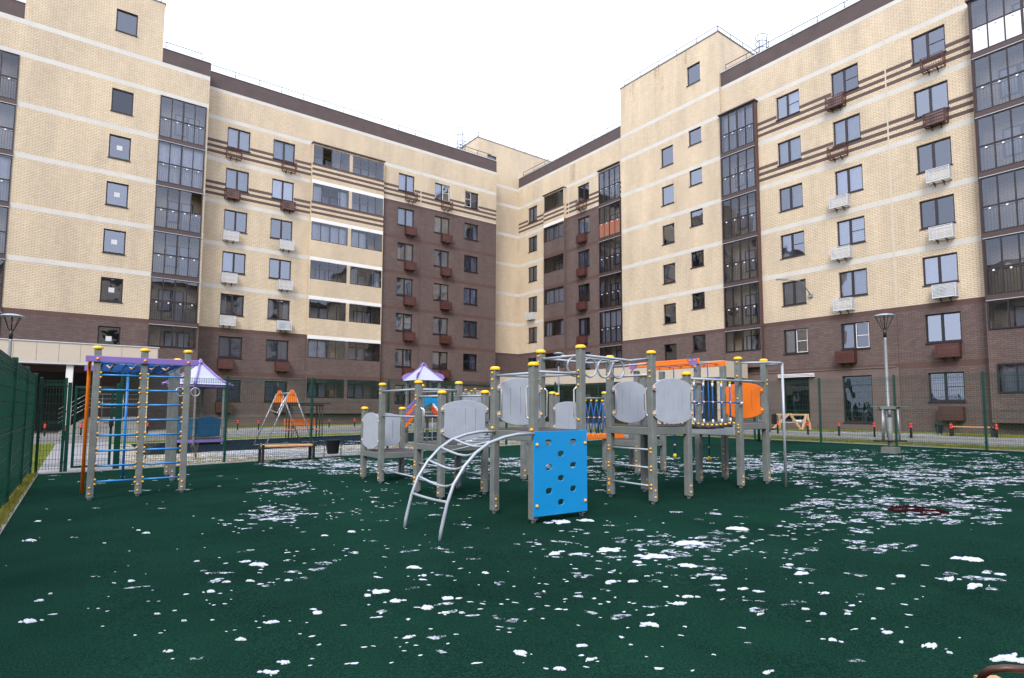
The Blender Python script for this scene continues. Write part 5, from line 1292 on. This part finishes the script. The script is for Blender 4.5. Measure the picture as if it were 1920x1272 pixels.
for s in (-.3, .3): mb.loft([[s_[1]+Vector((.24+s-.012, 0, -.09)), s_[1]+Vector((.24+s+.012, 0, -.09)), s_[1]+Vector((.24+s+.012, 0, .13)), s_[1]+Vector((.24+s-.012, 0, .13))] for s_ in secs], 0, False)
part('slide_side', mb, M['toyred'], st)
mb = MB()
for zz in (.4, .7, 1.3): mb.tube([(9.58, 18.14, zz), (10.42, 18.14, zz)], .016, 6)
mb.tube([(10.15, 18.14, z), (10.15, 18.14, 1.1)], .016, 6); part('rail', mb, M['silver'], st)
# low grey play tower further back
lt = thing('play_structure', 'small grey play tower with yellow caps beyond the slide tower', 'play structure', (14.1, 22, gz(14)))
for (x, y, t_) in ((13.18, 22, 2.2), (14.0, 22, 2.31), (14.5, 22, 2.35), (15.1, 22.0, 2.22), (14.0, 22.9, 2.3), (14.9, 22.9, 2.3)): make_post(lt, x, y, t_, nb=0)
mb = MB(); mb.cbox((13.7, 21.93, 1.3), (14.85, 21.95, 1.98), .006); part('play_panel', mb, M['panel'], lt)
mb = MB()
for zz in (2.1, 2.0): mb.tube([(13.18, 21.96, zz), (15.1, 21.96, zz)], .016, 6)
mb.tube([(14.5, 21.96, 2.25), (14.9, 21.9, 2.22), (15.25, 21.7, 2.1), (15.25, 21.7, z)], .016, 6); part('rail', mb, M['silver'], lt)
mb = MB(); mb.cbox((13.2, 22.0, 1.2), (14.9, 22.9, 1.25), .01); part('deck', mb, M['deck'], lt)
# stepping machine on its post
ex = thing('exercise_machine', 'grey standing exercise machine with hanging foot arms near the right fence', 'exercise machine', (17.5, 6.4, gz(17.5))); x, y, z = 17.5, 6.4, gz(17.5)
rt = Vector((.807, -.59, 0)); vw = Vector((.59, .807, 0))
mb = MB(); mb.lathe((x, y, z), [(.06, .0), (.06, .95)], 12); mb.tube([(x, y, z+.95), (x, y, z+1.2)], .045, 10); part('post', mb, M['post'], ex)
mb = MB(); mb.box((x-.17, y-.17, z-.01), (x+.17, y+.17, z+.16)); part('base_flange', mb, M['skirt'], ex)
mb = MB(); c = Vector((x, y, z+1.2)); mb.bar(c-rt*.27, c+rt*.17, .12, .07); mb.bar(c-rt*.5+Vector((0, 0, .035)), c+rt*.5+Vector((0, 0, .035)), .02, .016); part('top_beam', mb, M['skirt'], ex)
mb = MB(); mb.tube([c+rt*.14-vw*.05+Vector((0, 0, .01)), c+rt*.28+Vector((0, 0, .01))], .028, 8); mb.bar(c-rt*.26+Vector((0, 0, -.05)), c+rt*.24+Vector((0, 0, -.05)), .05, .03); part('grip', mb, M['black'], ex)
for s in (-.2, -.07, .07, .2):
    mb = MB(); o_ = vw*(.12 if abs(s) < .1 else -.04); mb.tube([c+rt*s+o_+Vector((0, 0, -.04)), c+rt*(s*1.15)+o_+Vector((0, 0, -.86))], .022, 8); part('foot_arm', mb, M['galv'], ex)
for s in (-.28, .26, -.02):
    mb = MB(); q = c+rt*s+Vector((0, 0, -.88)); mb.bar(q-rt*.13, q+rt*.13, .16, .035); part('foot_plate', mb, M['black'], ex)
e2 = thing('exercise_machine', 'green and black seated exercise machine by the road fence behind the fire pole', 'exercise machine', (19.4, 11.0, gz(19.4))); z = gz(19.4)
mb = MB(); mb.tube([(19.4, 11.2, z), (19.4, 11.2, z+.95)], .05, 10); mb.tube([(19.4, 11.2, z+.5), (19.4, 10.8, z+.5)], .03, 8); part('post', mb, M['green'], e2)
mb = MB(); mb.cbox((19.25, 10.6, z+.62), (19.55, 10.66, z+.98), .03); part('backrest', mb, M['black'], e2); mb = MB(); mb.cbox((19.2, 10.66, z+.42), (19.6, 11.0, z+.47), .02); mb.bar((19.2, 11.3, z+.45), (19.2, 11.75, z+.4), .12, .03); part('seat', mb, M['black'], e2)
mb = MB(); mb.tube([(19.4, 10.8, z), (19.4, 10.8, z+.42)], .03, 8); mb.tube([(19.2, 10.7, z+.6), (19.2, 11.1, z+.75)], .016, 6); part('support', mb, M['galv'], e2)
# timber trestle before the shop window
tr_ = thing('timber_trestle', 'raw pine trestle of crossed boards below the shop window', 'trestle', (33, 17, .36)); z = .36
mb = MB(); X = 33
mb.bar((X, 17.95, 1.2), (X, 16.05, 1.2), .05, .09); part('top_board', mb, M['rawwood'], tr_)
for (a, b) in (((X-.05, 17.15, 1.24), (X-.35, 18.0, z)), ((X-.05, 17.1, 1.24), (X-.35, 16.35, z)), ((X-.1, 16.15, 1.24), (X-.3, 16.3, z)), ((X-.1, 16.1, 1.24), (X-.1, 15.95, z)), ((X+.3, 17.9, 1.2), (X+.3, 17.9, z))):
    mb = MB(); mb.bar(a, b, .05, .12); part('leg', mb, M['rawwood'], tr_)
mb = MB(); mb.bar((X+.25, 18, .75), (X+.25, 16.1, .75), .05, .05); mb.cbox((X, 16.5, .76), (X+.6, 17.0, .9), .01); part('shelf_board', mb, M['whiteframe'], tr_)
# ramp with handrails at the left entrance
rp = thing('entrance_ramp', 'grey concrete ramp with thin steel handrails at the left entrance', 'ramp', (1.2, 40.5, 0))
mb = MB(); n = 6
mb.loft([[(-.9, 40, -.02), (-.9, 41.4, -.02), (-.9, 41.4, .05), (-.9, 40, .05)], [(.3, 40, -.02), (.3, 41.4, -.02), (.3, 41.4, .85), (.3, 40, .85)], [(3.2, 40, -.02), (3.2, 41.4, -.02), (3.2, 41.4, .87), (3.2, 40, .87)]], 0, False); part('ramp_body', mb, M['concrete'], rp)
mb = MB()
for d in (.55, .8, 1.05, 1.32): mb.tube([(-.95, 40.05, .02+d*.97), (.3, 40.05, .85+d), (3.1, 40.05, .86+d)], .02 if d > 1.3 else .012, 6)
for x in (-.4, .25, 1.0, 2.0, 3.0): zz = .45 if x < 0 else .85; mb.tube([(x, 40.05, zz-.1), (x, 40.05, zz+1.3)], .018, 6)
part('handrail', mb, M['steel'], rp)
# bare shrubs
rt_ = random.Random(9)
def shrub(x, y, h, label):
    z = gz(x); mb = MB()
    def br(p, d, l, r, n):
        q = p+d*l; mb.tube([p, p.lerp(q, .5)+Vector((rt_.uniform(-.03, .03), rt_.uniform(-.03, .03), 0)), q], [r, r*.8, r*.55], 4)
        if n:
            for _ in range(rt_.randint(2, 3)): br(p+d*l*rt_.uniform(.4, 1), (d+Vector((rt_.uniform(-.7, .7), rt_.uniform(-.7, .7), rt_.uniform(-.1, .5)))).normalized(), l*.6, r*.55, n-1)
    for _ in range(6): br(Vector((x, y, z-.02)), Vector((rt_.uniform(-.5, .5), rt_.uniform(-.5, .5), 1)).normalized(), h*.45, .006, 3)
    single('shrub', mb, M['twig'], label, 'shrub', (x, y, z))
shrub(2.6, 17.6, .9, 'bare leafless shrub in front of the gazebo'); shrub(1.5, 18.6, .8, 'bare leafless shrub seen through the wall bars'); shrub(7.8, 26.9, .7, 'bare leafless shrub behind the orange bench'); shrub(32.6, 15.3, .6, 'small bare shrub by the wall right of the trestle')
# bench whose arm shows in the lower right corner
cb = thing('bench', 'bench with curved brown steel arm and pine slats in the lower right corner', 'bench', (2.75, .45, .04))
def onZ(x, y, z): r = ray(x, y); k = (z-EYE)/r.z; return Vector((r.x*k, r.y*k, z))
a0 = [onZ(1836, 1282, .50), onZ(1843, 1265, .545), onZ(1857, 1256, .57), onZ(1885, 1253, .585), onZ(1920, 1255, .585), onZ(1975, 1268, .55), onZ(2010, 1304, .45)]
end = a0[-1].copy(); end.z = gz(end.x); st_ = a0[0].copy(); st_.z = gz(st_.x); mid = a0[0].copy(); mid.z = .3
mb = MB(); mb.tube([st_, mid]+a0+[end], .0115, 10); part('arm', mb, M['rust'], cb)
mb = MB(); u = Vector((math.sin(YAW), math.cos(YAW), 0)); v_ = Vector((math.cos(YAW), -math.sin(YAW), 0)); q0 = onZ(1819, 1266, .47)
for i in range(1):
    q = q0+v_*(.012+.095*i); mb.loft([[p_+Vector((0, 0, a_))+v_*b_ for a_, b_ in ((-.035, 0), (-.035, .08), (0, .08), (0, 0))] for p_ in (q, q-u*1.3)], 0, False)
part('seat', mb, M['wood'], cb)
mb = MB()
for s in (.15, 1.2):
    for t_ in (.03, .33): q = q0-u*s+v_*t_; mb.tube([(q.x, q.y, gz(q.x)), (q.x, q.y, .43)], .018, 8)
part('leg', mb, M['rust'], cb)

# ================================================================== PEOPLE (tiny, behind the glass)
def person(loc, rz, h, top, label, arms):
    """one skinned body; limbs taper, hands with five fingers; head and clothes by height"""
    s = h/1.75; V_ = []; E_ = []; Rr = []
    def ch(start, pts):
        prev = start
        for (x, y, z, r) in pts:
            V_.append((x*s, y*s, z*s)); Rr.append(r*s); i = len(V_)-1
            if prev is not None: E_.append((prev, i))
            prev = i
        return prev
    pel = ch(None, [(0, 0, .95, .15)]); ch0 = ch(pel, [(0, 0, 1.15, .14), (0, 0, 1.38, .16)]); nk = ch(ch0, [(0, 0, 1.5, .06), (0, -.01, 1.58, .085), (0, -.02, 1.68, .092), (0, -.01, 1.735, .05)])
    ch(nk-2, [(0, -.10, 1.60, .035)]); 
    for sx in (-1, 1):
        ch(nk-1, [(sx*.095, 0, 1.63, .018)])
        ch(pel, [(sx*.1, 0, .85, .085), (sx*.11, -.01, .48, .058), (sx*.11, .02, .09, .042), (sx*.11, -.13, .04, .035)])
        a = ch(ch0, [(sx*.19, 0, 1.42, .055)]+[(sx*x, y, z, r) for x, y, z, r in arms])
        x, y, z, r = arms[-1]
        for k in range(4): ch(a, [(sx*(x+(k-1.5)*.016), y-.05, z-.01, .009), (sx*(x+(k-1.5)*.02), y-.085+abs(k-1.3)*.008, z-.025, .008)])
        ch(a, [(sx*(x-.04), y-.02, z, .010), (sx*(x-.055), y-.05, z-.005, .008)])
    me = bpy.data.meshes.new('person'); me.from_pydata(V_, E_, []); ob = bpy.data.objects.new('person', me); COL.objects.link(ob)
    ob.modifiers.new('skin', 'SKIN'); 
    for i, d in enumerate(me.skin_vertices[0].data): d.radius = (Rr[i], Rr[i]*.85); d.use_root = (i == 0)
    ss = ob.modifiers.new('sub', 'SUBSURF'); ss.levels = 1
    m2 = bpy.data.meshes.new_from_object(ob.evaluated_get(bpy.context.evaluated_depsgraph_get())); bpy.data.objects.remove(ob)
    for m in (M['skin'], top, M['black']): m2.materials.append(m)
    hz = arms[-1][2]*s
    for p in m2.polygons:
        c = p.center; p.use_smooth = True
        p.material_index = 0 if c.z > 1.5*s or (abs(c.z-hz) < .05*s and c.y < arms[-1][1]*s+.02) else (1 if c.z > .92*s else 2)
    o = link('person', m2, None, loc, rz); tag(o, label, 'person')
    mb = MB(); mb.ball((0, .012*s, 1.685*s), .102*s, 0, 12, 1.0); mb.v = [v for v in mb.v]; hh = link('hair', mb.mesh('hair', M['hair']), o)
    return o
ARM = [(.24, -.02, 1.12, .042), (.2, -.2, .98, .032), (.17, -.27, 1.0, .026)]
person((5.62, YA+.42, 12.97-.25), 0, 1.72, M['jacket'], 'person in dark jacket standing at an open balcony pane on the left wing', ARM)
person(fF.p(-10.5, .75, 6.95), R(-90), 1.45, M['lightshirt'], 'person in pale top looking out of a right wing window above the fan basket', ARM)

# ================================================================== SKY, LIGHT, CAMERA
w = bpy.data.worlds.new('World'); scene.world = w; w.use_nodes = True; nt = w.node_tree; nt.nodes.clear(); L = nt.links.new
SUN_EL, SUN_AZ = R(42), R(230)
sky = N(nt, 'ShaderNodeTexSky', sky_type='NISHITA', sun_disc=False, sun_elevation=SUN_EL, sun_rotation=SUN_AZ, air_density=1., dust_density=4., ozone_density=1.)
hs = N(nt, 'ShaderNodeHueSaturation', ins={'Saturation': .22, 'Value': 1.}); L(sky.outputs[0], hs.inputs['Color'])
mixs = N(nt, 'ShaderNodeMix', data_type='RGBA'); mixs.inputs[0].default_value = .75; L(hs.outputs[0], mixs.inputs[6]); mixs.inputs[7].default_value = (8.4, 9.0, 10.7, 1)      # even cloud cover
bg = N(nt, 'ShaderNodeBackground', ins={'Strength': .13}); L(mixs.outputs[2], bg.inputs['Color']); o_ = N(nt, 'ShaderNodeOutputWorld'); L(bg.outputs[0], o_.inputs[0])
sl = bpy.data.lights.new('sun', 'SUN'); sl.energy = 1.5; sl.angle = R(25); sl.color = (1, .95, .88)
so = bpy.data.objects.new('sun', sl); COL.objects.link(so); so.rotation_euler = (math.pi/2-SUN_EL, 0, math.pi-SUN_AZ)
cd = bpy.data.cameras.new('camera'); cam = bpy.data.objects.new('camera', cd); COL.objects.link(cam); scene.camera = cam
cd.sensor_fit = 'HORIZONTAL'; cd.sensor_width = 36; cd.lens = FPX/1920*36; cd.shift_x = 16.2922/1920; cd.shift_y = 49.2732/1920; cd.clip_end = 2000; cd.clip_start = .05
U_ = Vector((math.cos(YAW), -math.sin(YAW), 0)); h_ = Vector((math.sin(YAW), math.cos(YAW), 0)); F_ = h_*math.cos(PITCH)+Vector((0, 0, 1))*math.sin(PITCH); V_ = -h_*math.sin(PITCH)+Vector((0, 0, 1))*math.cos(PITCH)
rt = U_*math.cos(ROLL)+V_*math.sin(ROLL); up = -U_*math.sin(ROLL)+V_*math.cos(ROLL)
mw_ = Matrix((rt, up, -F_)).transposed().to_4x4(); mw_.translation = (0, 0, EYE); cam.matrix_world = mw_
vs = scene.view_settings; vs.view_transform = 'Standard'; vs.look = 'None'; vs.gamma = 1; vs.use_curve_mapping = False; vs.exposure = .96
scene.render.engine = 'CYCLES'; scene.cycles.max_bounces = 8; scene.cycles.transparent_max_bounces = 16
